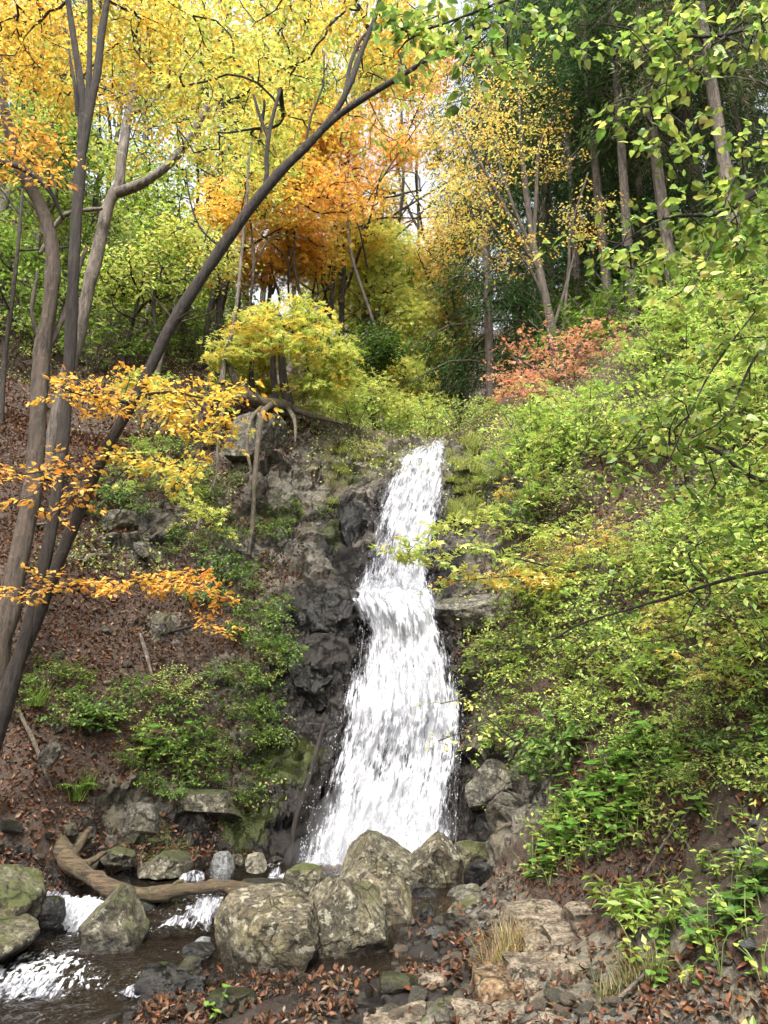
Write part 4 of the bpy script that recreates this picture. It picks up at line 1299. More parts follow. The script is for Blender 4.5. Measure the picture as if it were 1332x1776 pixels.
p = [(175, 810, 6.1), (120, 812, 5.9), (60, 820, 5.8), (-10, 830, 5.8)]
branch('beech_branch', 'orange beech twig stretching to the left edge at mid height', [pxlimb(p, [6, 4, 3, 2])], np.concatenate([along(p, 15, 18, 12, .1, 5, 0), along(p, 6, 20, 18, .1, 6, .2) + np.array([30, 50, 0])]), BARK_DARK, OCOL, .14, 21, .058, T_BEECH, OV, 280, 14)
p = [(95, 1020, 6.3), (160, 1012, 6.1), (260, 1005, 5.9), (330, 1012, 5.8), (375, 1030, 5.75)]
branch('beech_branch', 'long orange beech spray low over the leaf litter', [pxlimb(p, [7, 5, 4, 3, 2])], along(p, 32, 16, 11, .12, 7, .1), BARK_DARK, OCOL, .14, 21, .058, T_BEECH, OV, 290, 15)
p = [(110, 1030, 6.25), (70, 1022, 6.1), (30, 1020, 6.0), (-15, 1030, 6.0)]
branch('beech_branch', 'orange beech spray across the trunk bases at left', [pxlimb(p, [6, 5, 3, 2])], along(p, 11, 16, 14, .1, 8, 0), BARK_DARK, [(AMB, 2), (ORA, 2), (BRN, 1)], .13, 18, .058, T_BEECH, OV, 200, 16)
p = [(-20, 280, 5.9), (30, 270, 5.7), (60, 262, 5.6), (95, 300, 5.6)]
branch('beech_branch', 'orange leaves on a dark twig at the upper left edge', [pxlimb([(-20, 275, 6), (40, 292, 5.9), (85, 330, 5.9), (110, 380, 6.0)], [12, 10, 9, 6])], along(p, 14, 24, 26, .1, 9, 0), BARK_DARK, OCOL, .14, 20, .058, T_BEECH, OV, 210, 17)
p = [(370, 1090, 8.6), (340, 1080, 8.0), (380, 1085, 7.9), (400, 1100, 7.9)]
branch('beech_branch', 'small orange twig among green leaves below the long orange spray', [pxlimb([(300, 1095, 8.3), (350, 1085, 8.0), (395, 1100, 7.9)], [5, 4, 2])], along([(345, 1078, 8), (370, 1085, 7.9), (398, 1100, 7.9)], 7, 10, 9, .1, 10, 0), BARK_DARK, OCOL, .13, 17, .058, T_BEECH, OV, 90, 18)

# green branches hanging in from above and from the right
p1 = [(1000, -60, 3.6), (900, -10, 3.5), (800, 30, 3.45), (720, 60, 3.4), (690, 90, 3.4)]
p2 = [(900, -10, 3.5), (880, 60, 3.45), (850, 90, 3.4)]
branch('overhanging_branch', 'green leafy branch hanging across the top centre', [pxlimb(p1, [7, 6, 5, 3, 2]), pxlimb(p2, [4, 3, 2])],
       np.concatenate([along(p1, 22, 36, 28, .14, 21, .2), along([(1000, 30, 3.5), (900, 60, 3.4), (780, 80, 3.4)], 16, 46, 36, .14, 22, 0)]), BARK_DARK, GCOL, .15, 15, .055, T_HEART, GV, 290, 21, tilt=.6, hang=.15)
p1 = [(1360, 20, 3.5), (1260, 60, 3.4), (1150, 60, 3.4), (1040, 40, 3.4)]
branch('overhanging_branch', 'green leafy branch spread over the top right corner', [pxlimb(p1, [8, 6, 4, 2]), pxlimb([(1260, 60, 3.4), (1200, 120, 3.3), (1140, 150, 3.3)], [5, 3, 2])],
       np.concatenate([along(p1, 20, 42, 36, .15, 23, .0), along([(1230, 80, 3.3), (1170, 130, 3.3), (1130, 160, 3.3)], 14, 44, 40, .12, 24, 0)]), BARK_DARK, GCOL, .15, 14, .056, T_HEART, GV, 220, 22, tilt=.6, hang=.2)
p1 = [(1370, 300, 3.6), (1300, 340, 3.5), (1250, 370, 3.4), (1150, 380, 3.35), (1050, 440, 3.3)]
p2 = [(1255, 365, 3.4), (1220, 460, 3.3), (1190, 520, 3.3)]
p3 = [(1340, 220, 3.5), (1280, 300, 3.4), (1250, 370, 3.4)]
branch('overhanging_branch', 'green branch reaching in from the right edge below the top corner', [pxlimb(p1, [13, 11, 9, 4, 2]), pxlimb(p2, [5, 4, 2]), pxlimb(p3, [4, 4, 4])],
       np.concatenate([along(p1, 20, 34, 44, .14, 25, .2), along([(1320, 200, 3.4), (1200, 300, 3.4), (1120, 340, 3.4)], 22, 60, 50, .16, 26, 0), along(p2, 5, 30, 20, .1, 27, .2)]), BARK_DARK, GCOL, .15, 14, .054, T_HEART, GV, 290, 23, tilt=.6, hang=.2)
p1 = [(1370, 560, 3.7), (1310, 620, 3.6), (1260, 720, 3.5), (1200, 760, 3.5)]
branch('overhanging_branch', 'thin drooping branch with scattered green leaves at the right edge', [pxlimb(p1, [6, 5, 3, 2]), pxlimb([(1310, 540, 3.6), (1230, 650, 3.5), (1160, 800, 3.5)], [3, 3, 2])],
       np.concatenate([along(p1, 18, 36, 54, .14, 28, .0), along([(1290, 560, 3.5), (1240, 650, 3.5), (1170, 760, 3.5)], 18, 40, 50, .14, 29, 0)]), BARK_DARK, GCOL, .14, 13, .052, T_HEART, GV, 220, 24, tilt=.6, hang=.2)
p1 = [(1370, 850, 4.1), (1290, 820, 4.1), (1240, 780, 4.1), (1160, 770, 4.2), (1040, 790, 4.4)]
branch('overhanging_branch', 'dark curved twig with lime leaves over the right slope', [pxlimb(p1, [9, 8, 6, 4, 2])], np.concatenate([along(p1, 24, 44, 40, .18, 30, .1), along([(1200, 870, 4.2), (1050, 840, 4.4)], 8, 50, 30, .18, 31, 0)]), BARK_DARK, [(LIME, 3), (GRN, 2), (CHA, 1)], .17, 14, .05, T_HEART, GV, 270, 25)
p1 = [(1370, 985, 4.4), (1280, 1000, 4.5), (1180, 1030, 4.7), (1080, 1060, 4.9), (1000, 1085, 5.1), (930, 1130, 5.3)]
branch('overhanging_branch', 'long bare-ended branch slanting down across the right slope', [pxlimb(p1, [8, 7, 5, 4, 3, 2])], np.concatenate([along(p1, 14, 40, 26, .2, 32, 0), along([(1300, 950, 4.5), (1100, 990, 4.8)], 8, 50, 30, .2, 33, 0)]), BARK_DARK, [(LIME, 3), (CHA, 2), (GRN, 1)], .17, 13, .046, T_HEART, GV, 230, 26)
p1 = [(960, 985, 8.0), (880, 965, 7.7), (800, 950, 7.5), (730, 955, 7.4), (695, 962, 7.4)]
branch('maple_branch', 'green maple branch pointing left in front of the upper fall', [pxlimb(p1, [3, 3, 2, 2, 1])], along(p1, 24, 14, 9, .12, 34, 0), BARK_DARK, [(LIME, 3), (CHA, 2), (GRN, 1)], .2, 16, .08, T_MAPLE, leaf_variants('leaf', T_MAPLE, [(LIME, 3), (CHA, 2), (GRN, 1)], 8, LEAF, seed=8), 290, 27, wide=.4)
p1 = [(980, 925, 8.2), (900, 905, 7.9), (820, 905, 7.8), (755, 910, 7.7)]
branch('maple_branch', 'green maple branch just above the left-pointing one', [pxlimb(p1, [3, 3, 2, 1])], along(p1, 22, 16, 10, .12, 35, 0), BARK_DARK, [(LIME, 3), (CHA, 2), (GRN, 1)], .2, 16, .08, T_MAPLE, leaf_variants('leaf', T_MAPLE, [(LIME, 3), (CHA, 2), (GRN, 1)], 8, LEAF, seed=9), 250, 28, wide=.4)
p1 = [(1000, 1005, 8.0), (920, 1000, 7.8), (850, 1002, 7.7), (775, 1010, 7.6)]
branch('maple_branch', 'rusty-edged maple branch above the littered wet rock', [pxlimb(p1, [3, 3, 2, 1])], along(p1, 22, 16, 9, .12, 36, 0), BARK_DARK, [(CHA, 2), (AMB, 2), (LIME, 1)], .2, 16, .08, T_MAPLE, leaf_variants('leaf', T_MAPLE, [(CHA, 2), (AMB, 2), (LIME, 1)], 8, LEAF, seed=10), 250, 29, wide=.4)
p1 = [(900, 1290, 7.2), (850, 1250, 7.0), (810, 1215, 6.9), (765, 1220, 6.9)]
branch('overhanging_branch', 'thin twig with pale leaves over the lower fall edge', [pxlimb(p1, [4, 3, 2, 2]), pxlimb([(850, 1250, 7.0), (800, 1270, 6.9), (760, 1285, 6.9)], [3, 2, 2])],
       np.concatenate([along(p1, 8, 12, 12, .1, 37, .2), along([(840, 1260, 7), (760, 1290, 6.9)], 6, 12, 14, .1, 38, 0)]), BARK_MID, [(LIME, 2), (CHA, 2)], .14, 9, .05, T_SIMPLE, leaf_variants('leaf', T_BEECH, [(LIME, 2), (CHA, 2)], 6, LEAF, seed=12), 130, 30)

# ---- maple on top of the left cliff, its roots gripping the rock
M_l = [pxlimb([(505, 712, 11.2), (492, 660, 11.2), (488, 600, 11.2), (490, 560, 11.2), (480, 540, 11.2)], [20, 15, 11, 9, 6]),
       pxlimb([(478, 700, 11.2), (474, 640, 11.2), (472, 590, 11.2), (460, 535, 11.2), (455, 520, 11.2)], [13, 10, 9, 7, 5]),
       pxlimb([(438, 690, 11.1), (436, 640, 11.1), (445, 590, 11.1), (455, 570, 11.1)], [10, 9, 7, 5]),
       pxlimb([(490, 570, 11.2), (530, 565, 11.1), (570, 585, 11.0)], [7, 5, 3])]
RR = np.random.default_rng(110)
n = 350
ang = RR.uniform(-1.05, 1.05, n)
ph = RR.uniform(0, 2 * math.pi, n)
el = np.arccos(RR.uniform(0.02, 1, n))
rr_ = RR.uniform(.62, 1, n)
cen = P(492, 660, 11.3)
kx = mpp(640, 11.3)
C = cen + np.stack([np.sin(el) * np.cos(ph) * 128 * kx, np.sin(el) * np.sin(ph) * 1.15, np.cos(el) * 150 * kx], 1) * rr_[:, None]
C = np.concatenate([C, in_blobs([pxblob(540, 680, 11, 60, 26, .5, 1), pxblob(400, 610, 11.1, 40, 30, .5, .8), pxblob(590, 640, 11, 36, 40, .4, .8)], 44, RR)])
roots = [pxlimb([(500, 705, 11.2), (470, 700, 10.95), (440, 690, 10.85), (415, 670, 10.8), (398, 640, 10.8), (388, 618, 10.8)], [22, 22, 20, 16, 12, 9]),
         pxlimb([(470, 702, 10.95), (455, 720, 10.3), (448, 770, 10.15), (442, 830, 10.05), (440, 900, 9.95), (432, 960, 9.8)], [14, 11, 9, 8, 7, 5]),
         pxlimb([(455, 705, 10.9), (435, 730, 10.35), (430, 780, 10.2), (436, 820, 10.1)], [9, 7, 6, 4]),
         pxlimb([(505, 706, 11.2), (530, 718, 11.1), (560, 730, 11.0), (590, 735, 11.1)], [16, 12, 9, 5]),
         pxlimb([(500, 708, 11.1), (512, 730, 10.7), (508, 760, 10.5)], [10, 7, 4]),
         pxlimb([(430, 690, 10.8), (400, 690, 10.6), (385, 720, 10.4), (375, 780, 10.2), (372, 850, 10.1)], [9, 8, 6, 5, 4])]
make_tree('cliff_maple', 'small lime-green maple with a domed crown rooted on the left cliff top', 'tree', M_l, C, BARK_DARK, [(LIME, 4), (CHA, 2.2), (YEL, 1.3), (AMB, .25), (GRN, .6)], .2, 28, .085, T_MAPLE, root_limbs=roots, flat=.06, tilt=.3, droop=.25)
# a bare pale creeper stem climbing beside it
w = [pxlimb([(385, 665, 10.7), (392, 610, 10.7), (404, 570, 10.7), (408, 540, 10.7), (414, 500, 10.7), (420, 430, 10.8), (430, 330, 10.9), (436, 240, 11)], [11, 9, 7, 7, 6, 6, 5, 4])]
V, F = tubes(w, sides=7, lump=.2, wig=.05)
o = w[0][0][0]
thing('bare_sapling', 'thin pale bare stem rising left of the cliff maple', 'sapling', o, None, mesh('bare_sapling', V - o, F, BARK_PALE, smooth=True))

# ---- red maple shrub on the right shoulder
R_l = [pxlimb([(968, 700, 12.3), (962, 660, 12.3), (958, 610, 12.3), (950, 570, 12.3)], [10, 9, 7, 4]), pxlimb([(962, 670, 12.3), (930, 640, 12.2), (890, 620, 12.1)], [7, 5, 3]), pxlimb([(964, 660, 12.3), (1000, 610, 12.3), (1040, 590, 12.3)], [7, 5, 3])]
RR = np.random.default_rng(111)
C = in_blobs([pxblob(940, 630, 12.0, 95, 62, .6, 1.3), pxblob(1030, 590, 12.1, 66, 30, .5, .6), pxblob(1000, 705, 11.4, 40, 22, .3, .35), pxblob(895, 670, 11.8, 56, 26, .4, .45), pxblob(945, 585, 12.2, 40, 40, .4, .3)], 150, RR, .2)
make_tree('red_maple', 'salmon-red maple bush on the shoulder right of the fall', 'tree', R_l, C, BARK_MID, [((.78, .38, .24), 4), ((.76, .3, .16), 2), ((.78, .48, .24), 1.4)], .2, 20, .062, T_MAPLE, tilt=.35)

# ---- airy golden tree with fanned stems at right
Y_l = [pxlimb([(972, 640, 13.2), (955, 560, 13.2), (938, 480, 13.2), (925, 420, 13.3), (912, 330, 13.4), (905, 250, 13.5), (900, 160, 13.6)], [17, 16, 14, 12, 10, 8, 5]),
       pxlimb([(935, 470, 13.2), (905, 420, 13.1), (870, 350, 13.0), (830, 280, 12.9), (790, 210, 12.8)], [9, 8, 7, 5, 3]),
       pxlimb([(930, 450, 13.2), (895, 370, 13.2), (868, 290, 13.2), (850, 220, 13.2)], [8, 7, 5, 3]),
       pxlimb([(925, 425, 13.3), (930, 340, 13.3), (935, 260, 13.3), (960, 200, 13.3)], [9, 7, 6, 4]),
       pxlimb([(958, 575, 13.2), (985, 480, 13.1), (990, 400, 13.0), (1020, 300, 12.9)], [7, 6, 4, 3]),
       pxlimb([(945, 520, 13.2), (915, 460, 13.0), (880, 420, 12.9), (840, 380, 12.8)], [7, 5, 4, 3]),
       pxlimb([(975, 640, 13.1), (978, 560, 13.0), (985, 490, 13.0), (996, 440, 13.0)], [6, 5, 4, 3])]
RR = np.random.default_rng(112)
C = in_blobs([pxblob(830, 260, 13.0, 90, 130, 1.0, 1.3), pxblob(800, 380, 12.9, 50, 70, .7, .6), pxblob(890, 200, 13.4, 100, 80, .9, .8), pxblob(880, 420, 13, 60, 60, .7, .35), pxblob(970, 250, 13.1, 40, 60, .6, .25), pxblob(1020, 380, 13, 50, 70, .6, .35), pxblob(780, 320, 13.4, 50, 120, .8, .6), pxblob(860, 140, 13.6, 110, 60, .8, .5)], 360, RR, .2)
make_tree('golden_tree', 'airy golden tree with a fan of bare stems above the red maple', 'tree', Y_l, C, BARK_MID, [((.74, .56, .16), 3), (CHA, 3), (GOLD, 1.5), (AMB, .8)], .32, 22, .07, T_SIMPLE, flat=.12, sides=8)

# ---- orange maple and bright trees up the gorge
def stem_to(px, py, Y, wid, lean=0.0, split=3, seed=0, topfrac=.75):
    """trunk from the ground straight below a crown centre up into it, with a few limbs"""
    r = np.random.default_rng(seed)
    c = P(px, py, Y)
    bx, by = c[0] - lean, c[1] + r.normal() * .2
    b = np.array([bx, by, float(H(bx, by)) - .1])
    hgt = c[2] - b[2]
    k = wid / 2 * mpp(py, Y)
    pts = [b, b + (c - b) * .35 + r.normal(size=3) * .03 * hgt, b + (c - b) * .7 + r.normal(size=3) * .03 * hgt, c + np.array([0, 0, .12 * hgt])]
    limbs = [(np.array(pts), np.array([k * 1.3, k, k * .75, k * .3]))]
    for j in range(split):
        t = r.uniform(.45, .8)
        s = b + (c - b) * t
        a = 2 * math.pi * (j + r.random() * .6) / split
        e = s + np.array([math.cos(a), math.sin(a) * .8, .75]) * hgt * r.uniform(.2, .33)
        limbs.append((np.array([s, (s + e) / 2 + r.normal(size=3) * .04 * hgt, e]), np.array([k * .6, k * .45, k * .2])))
    return limbs


FOREST = [  # label, colours, (crown px, py, Y, rx, ry, rz), sprays, spray r, per spray, leaf size, trunk px, template
    ('orange maple glowing above the cliff maple', [(ORA, 3), (AMB, 3), (GOLD, 1.5), ((.5, .24, .05), 1)], (590, 300, 17, 100, 110, 1.00), 85, .6, 26, .12, 9, T_MAPLE),
    ('amber maple lower down behind the cliff maple', [(AMB, 3), (GOLD, 2), (ORA, 1.4), (CHA, .5)], (470, 430, 16, 100, 70, 0.88), 120, .55, 26, .12, 10, T_MAPLE),
    ('fresh green tree standing just above the lip of the fall', [(LIME, 3), (CHA, 2.5), (GRN, 1)], (640, 470, 18.5, 90, 90, 0.90), 140, .6, 26, .13, 9, T_MAPLE),
    ('pale lime tree right behind the lip of the fall', [(CHA, 3), (LIME, 2.4), (YEL, 1)], (715, 570, 20, 75, 90, 0.90), 120, .6, 26, .13, 8, T_MAPLE),
    ('tall amber tree framing the sky gap on its right side', [(AMB, 2.4), ((.55, .34, .1), 3), (GOLD, 1)], (790, 480, 25, 45, 130, 1.8), 95, .65, 22, .15, 7, T_SIMPLE),
    ('rust-tinged tree leaning into the bright sky gap', [((.5, .2, .07), 2), (AMB, 2), ((.42, .3, .1), 1)], (690, 150, 22, 70, 75, 1.6), 64, .6, 18, .14, 7, T_SIMPLE),
    ('yellow-green tree behind the leaning trunk', [(LIME, 3), (CHA, 2), (YEL, 1)], (410, 260, 15, 100, 110, 1.8), 130, .55, 24, .12, 10, T_SIMPLE),
    ('bright green tree deep among the left trunks', [(GRN, 2), (LIME, 3), ((.14, .24, .02), 1.4)], (290, 360, 15.5, 110, 100, 1.8), 140, .55, 26, .12, 10, T_SIMPLE),
    ('green tree behind the forked dark trunk', [(GRN, 2.4), (LIME, 2.4), (MID, 1)], (90, 290, 14.5, 100, 110, 1.8), 130, .55, 26, .12, 10, T_SIMPLE),
    ('yellow canopy tree high above the broken pale limb', [(YEL, 2), (CHA, 3), (LIME, 2), (GOLD, 1)], (400, 60, 17, 150, 110, 2.4), 170, .62, 26, .13, 12, T_SIMPLE),
    ('golden canopy tree filling the upper left corner', [(GOLD, 3), (YEL, 3), (AMB, .8), (CHA, .8)], (80, 60, 16, 150, 110, 2.2), 160, .6, 26, .13, 12, T_SIMPLE),
    ('gold and orange tree crowning the top centre', [(GOLD, 3), (AMB, 1.6), (YEL, 2)], (620, 60, 19, 110, 95, 2.2), 130, .62, 26, .14, 10, T_SIMPLE),
    ('olive undergrowth tree on the left slope behind the pale trunk', [(LIME, 2), (MID, 2), (CHA, 1.2)], (250, 490, 14, 90, 60, 1.4), 100, .5, 24, .1, 8, T_SIMPLE),
    ('deep green tree at the left edge behind the rough bark', [(MID, 3), (GRN, 2)], (20, 480, 13.5, 80, 90, 1.3), 90, .5, 24, .1, 8, T_SIMPLE),
    ('dark leafy evergreen above the lip of the fall', [(DKG, 3), (MID, 2)], (645, 610, 15.5, 46, 40, .9), 70, .4, 24, .1, 6, T_SIMPLE),
    ('far yellow-green tree closing the gorge', [(CHA, 3), ((.5, .42, .12), 2), (LIME, 1)], (740, 660, 27, 60, 50, 2), 90, .6, 22, .16, 6, T_SIMPLE),
    ('far golden tree left of the sky gap', [((.55, .36, .1), 3), (CHA, 2)], (640, 350, 28, 60, 80, 2), 80, .7, 20, .17, 7, T_SIMPLE),
    ('green tree beyond the leaning tree at upper centre', [(GRN, 2), (LIME, 2), (CHA, 1)], (480, 180, 21, 120, 110, 2.2), 120, .65, 24, .15, 9, T_SIMPLE),
    ('hazy green tree far up the left side', [(LIME, 2), (MID, 2)], (180, 180, 24, 160, 120, 2.4), 130, .75, 24, .17, 9, T_SIMPLE),
    ('lime tree low in the gorge right behind the lip', [(CHA, 3), (LIME, 3), (YEL, .8)], (700, 680, 17, 75, 55, 0.72), 110, .5, 26, .11, 6, T_MAPLE),
    ('yellow-green tree left of the lime one behind the lip', [(LIME, 3), (CHA, 2), (GRN, 1)], (600, 640, 16, 60, 55, 0.72), 100, .5, 26, .11, 6, T_MAPLE),
    ('yellow maple filling the gorge below the sky gap', [(YEL, 2), (CHA, 3), (GOLD, 1)], (700, 470, 23, 90, 70, 1.00), 120, .65, 26, .15, 6, T_MAPLE),
    ('amber and lime tree closing the gorge at the back', [((.66, .44, .12), 3), (CHA, 2)], (770, 560, 30, 70, 110, 2.2), 130, .75, 26, .18, 6, T_SIMPLE),
    ('pale orange tree against the lower sky', [((.74, .45, .14), 3), (AMB, 2)], (610, 420, 26, 90, 90, 1.10), 130, .7, 26, .17, 6, T_SIMPLE),
    ('orange branches across the top of the sky gap', [(AMB, 2), ((.7, .36, .1), 3)], (720, 110, 27, 80, 60, 2), 90, .7, 22, .17, 6, T_SIMPLE),
    ('low lime maple just above the lip of the fall', [(CHA, 3), (LIME, 3)], (735, 712, 14.5, 60, 26, .6), 40, .4, 24, .09, 5, T_MAPLE),
    ('low green maple left above the lip of the fall', [(LIME, 3), (CHA, 2), (GRN, 1)], (625, 690, 14, 60, 34, .8), 70, .4, 24, .09, 5, T_MAPLE),
    ('lime tree with a bright crown left of the sky gap', [(CHA, 3), (LIME, 2.4), (YEL, 1)], (600, 510, 20, 80, 60, .9), 80, .55, 24, .12, 6, T_MAPLE),
    ('golden tree far behind the forked stems', [(YEL, 3), (GOLD, 2), (CHA, 1)], (200, 60, 23, 190, 110, 2.2), 150, .75, 24, .17, 8, T_SIMPLE),
    ('yellow tree far behind the leaning tree crown', [(YEL, 2), (CHA, 3), (LIME, 2)], (450, 60, 25, 190, 110, 2.2), 150, .75, 24, .18, 8, T_SIMPLE),
    ('lime tree far up the left hillside', [(LIME, 3), (CHA, 2), (GRN, 1)], (340, 230, 26, 180, 100, 2.0), 140, .8, 24, .18, 8, T_SIMPLE),
    ('green tree at the far left behind the yellow leaves', [(GRN, 2), (LIME, 2)], (40, 200, 22, 130, 120, 2.0), 120, .75, 24, .17, 8, T_SIMPLE),
    ('dull green tree on the far left slope', [(MID, 2.4), (GRN, 2)], (330, 500, 20, 110, 70, 2), 110, .6, 24, .14, 8, T_SIMPLE),
]
ORM = [(AMB, 3), (ORA, 2), (GOLD, 2)]
LIM = [(CHA, 3), (LIME, 2.6), (YEL, .8)]
AML = [((.78, .55, .16), 3), (CHA, 2), (AMB, 1)]
FOREST += [  # broad flat tiers that close the gorge
    ('broad orange maple tier under the leaning trunk', ORM, (510, 350, 15, 150, 75, .7), 110, .5, 26, .1, 6, T_MAPLE),
    ('orange maple tier left of the sky gap', ORM, (610, 240, 16, 120, 90, .7), 100, .5, 26, .1, 6, T_MAPLE),
    ('golden orange tier in front of the far trunks', [(GOLD, 3), (AMB, 2), (YEL, 1)], (420, 340, 14, 90, 60, .7), 90, .5, 24, .1, 6, T_SIMPLE),
    ('yellow maple tier below the orange ones', [(YEL, 3), (CHA, 2), (GOLD, 1)], (560, 430, 17, 110, 60, .8), 110, .55, 26, .11, 6, T_MAPLE),
    ('lime maple tier spreading above the cliff maple', LIM, (650, 540, 17.5, 110, 70, .6), 80, .5, 26, .11, 6, T_MAPLE),
    ('lime maple tier hanging over the lip', LIM, (720, 620, 17.5, 80, 50, .6), 60, .45, 26, .1, 5, T_MAPLE),
    ('amber tier at the right wall of the gorge', AML, (770, 430, 18, 60, 110, .8), 110, .5, 24, .11, 6, T_SIMPLE),
    ('amber and lime tier below the amber one', AML, (770, 600, 19, 60, 80, .8), 100, .5, 24, .11, 6, T_MAPLE),
    ('thin amber tier reaching over the sky gap', AML, (780, 250, 19, 60, 90, .8), 60, .5, 20, .11, 6, T_SIMPLE),
    ('far lime mass filling the bottom of the gorge', LIM, (690, 590, 26, 130, 90, 1.4), 150, .7, 26, .16, 6, T_SIMPLE),
    ('far amber mass above the far lime one', AML, (600, 480, 30, 140, 80, 1.4), 150, .8, 24, .18, 6, T_SIMPLE),
    ('yellow-green tier behind the pale trunk', LIM, (320, 450, 13.5, 90, 60, .7), 90, .5, 24, .09, 6, T_SIMPLE),
]
for k, (lab, cols, (px, py, Y, rx, ry, rz), ns, sr, kk, ls, wid, T) in enumerate(FOREST):
    RR = np.random.default_rng(300 + k)
    r = mpp(py, Y)
    c = P(px, py, Y)
    bl = [pxblob(px, py, Y, rx * .75, ry * .75, rz, 1)]
    for j in range(5):
        a = RR.uniform(0, 2 * math.pi)
        bl.append(pxblob(px + .62 * rx * math.cos(a), py + .62 * ry * math.sin(a), Y + RR.normal() * .5 * rz, rx * .42, ry * .4, rz * .6, .5))
    C = in_blobs(bl, int(ns * 1.6), RR, .3)
    make_tree('forest_tree', lab, 'tree', stem_to(px, py, Y, wid, RR.normal() * .5, 4, 300 + k), C, BARK_MID if k % 3 else BARK_DARK, cols, sr, int(kk * 1.1), ls * .95, T, sides=8, twig_sides=3, tip=.005, gain=.004)

# ---- thin forest trunks that show between the leaves at left and centre
TR = [(395, 560, 15, 240, 13), (422, 590, 17, 260, 9), (325, 620, 16, 420, 9), (565, 560, 17, 440, 12), (585, 520, 19, 380, 8), (655, 470, 22, 330, 8), (15, 640, 11, 330, 9), (250, 600, 18, 120, 9), (365, 640, 17, 100, 9), (60, 540, 17, 60, 8), (280, 560, 14, 420, 8), (520, 470, 20, 120, 8), (120, 430, 19, 0, 10), (760, 640, 24, 420, 7), (740, 420, 26, 200, 6)]
TRL = ['straight grey trunk behind the leaning tree', 'thin pale trunk just right of the straight grey one', 'slim trunk deep in the green left of the leaning tree', 'dark trunk rising behind the cliff maple', 'thin dark trunk beside the one behind the cliff maple',
       'twisted stem against the sky gap', 'thin crooked stem at the far left edge', 'slender trunk behind the pale-barked tree', 'straight slender trunk above the broken limb', 'shaded trunk between the two left edge trees', 'short dark stem in the left undergrowth',
       'far slender trunk under the orange maple', 'far trunk between the forked stems', 'far thin stem above the lip of the fall', 'thin stem crossing the lower sky gap']
for k, (px, pyb, Y, pyt, wid) in enumerate(TR):
    r = np.random.default_rng(400 + k)
    a, b = P(px, pyb, Y), P(px + r.normal() * 14, pyt, Y)
    a[2] = min(a[2], float(H(a[0], a[1])) - .1)
    pts = np.array([a + (b - a) * t + r.normal(size=3) * .07 * (0 < t) for t in (0, .25, .5, .75, 1)])
    kr = wid / 2 * mpp(pyb, Y)
    limbs = [(pts, kr * np.array([1.2, 1, .9, .75, .5]))]
    for j in range(6):
        t = r.uniform(.35, .95)
        s = a + (b - a) * t
        an = r.uniform(0, 2 * math.pi)
        ln = r.uniform(.5, 1.3)
        e = s + np.array([math.cos(an), math.sin(an), r.uniform(.1, .9)]) * ln
        limbs.append((np.array([s, (s + e) / 2 + r.normal(size=3) * .1, e]), kr * np.array([.45, .3, .12])))
    V, F = tubes(limbs, sides=7, lump=.15)
    root = thing('slender_tree', TRL[k], 'tree', a)
    obj('trunk', mesh('trunk', V - a, F, BARK_MID if k % 2 else BARK_DARK, smooth=True), root)

# ---- dark cedars on the right
CED = [((.06, .12, .04), 3), ((.085, .16, .05), 2), ((.04, .085, .03), 2), ((.16, .13, .08), .5)]
CEDG = [((.12, .18, .06), 3), ((.17, .19, .09), 2), ((.26, .21, .15), 1.6), ((.08, .14, .05), 2)]


def cedar_proto(seed, hgt, rad, first, cols, nb, spread, tuft):
    r = np.random.default_rng(seed)
    limbs = [(np.array([(0, 0, -.4), (.03, 0, hgt * .4), (-.03, .02, hgt * .8), (0, 0, hgt)]), rad * np.array([1.25, 1, .6, .12]))]
    Ls = []
    for j in range(nb):
        z = first + (hgt - first) * (j + r.random()) / nb
        f = 1 - (z - first) / (hgt - first)
        ln = spread * (.35 + .65 * f ** .8) * r.uniform(.75, 1.15)
        a = r.uniform(0, 2 * math.pi)
        d = np.array([math.cos(a), math.sin(a), 0])
        s = np.array([0, 0, z])
        pts = np.array([s, s + d * ln * .45 + UP * ln * .02, s + d * ln - UP * ln * r.uniform(.25, .5)])
        limbs.append((pts, np.array([.03, .02, .007])))
        n = int(tuft * (.5 + .5 * f))
        t = r.uniform(.18, 1.05, n)
        c = pts[0] + (pts[1] - pts[0]) * np.minimum(t * 2, 1)[:, None] + (pts[2] - pts[1]) * np.clip(t * 2 - 1, 0, 1.1)[:, None]
        K = 40
        c = np.repeat(c, K, 0)
        sd = np.cross(d, UP)
        pos = c + r.normal(size=c.shape) * np.array([.17, .17, .13]) + sd * r.normal(size=(len(c), 1)) * .22
        dr = d * r.uniform(.1, .9, (len(c), 1)) + sd * r.normal(size=(len(c), 1)) * .6 - UP * r.uniform(.0, 1.1, (len(c), 1))
        bi = np.repeat(r.choice(len(cols), n, p=np.array([x[1] for x in cols]) / sum(x[1] for x in cols)), K)
        Ls.append((pos, dr, UP + r.normal(size=pos.shape) * .8, r.uniform(.1, .22, len(pos)), pal(len(pos), cols, .2, base=bi, mixin=.4, r=r)))
    V, F = tubes(limbs[:1], sides=10, lump=.1, step=.4)
    V2, F2 = tubes(limbs[1:], sides=4, lump=0, step=.5)
    root = thing('cedar_tree', 'x', 'tree')
    obj('trunk', mesh('trunk', V, F, BARK_CEDAR, smooth=True), root)
    obj('limbs', mesh('limbs', V2, F2, BARK_MID, smooth=True), root)
    obj('crown', leaf_mesh('crown', cat_leaves(*Ls), T_NEEDLE, NEEDLE), root)
    return root


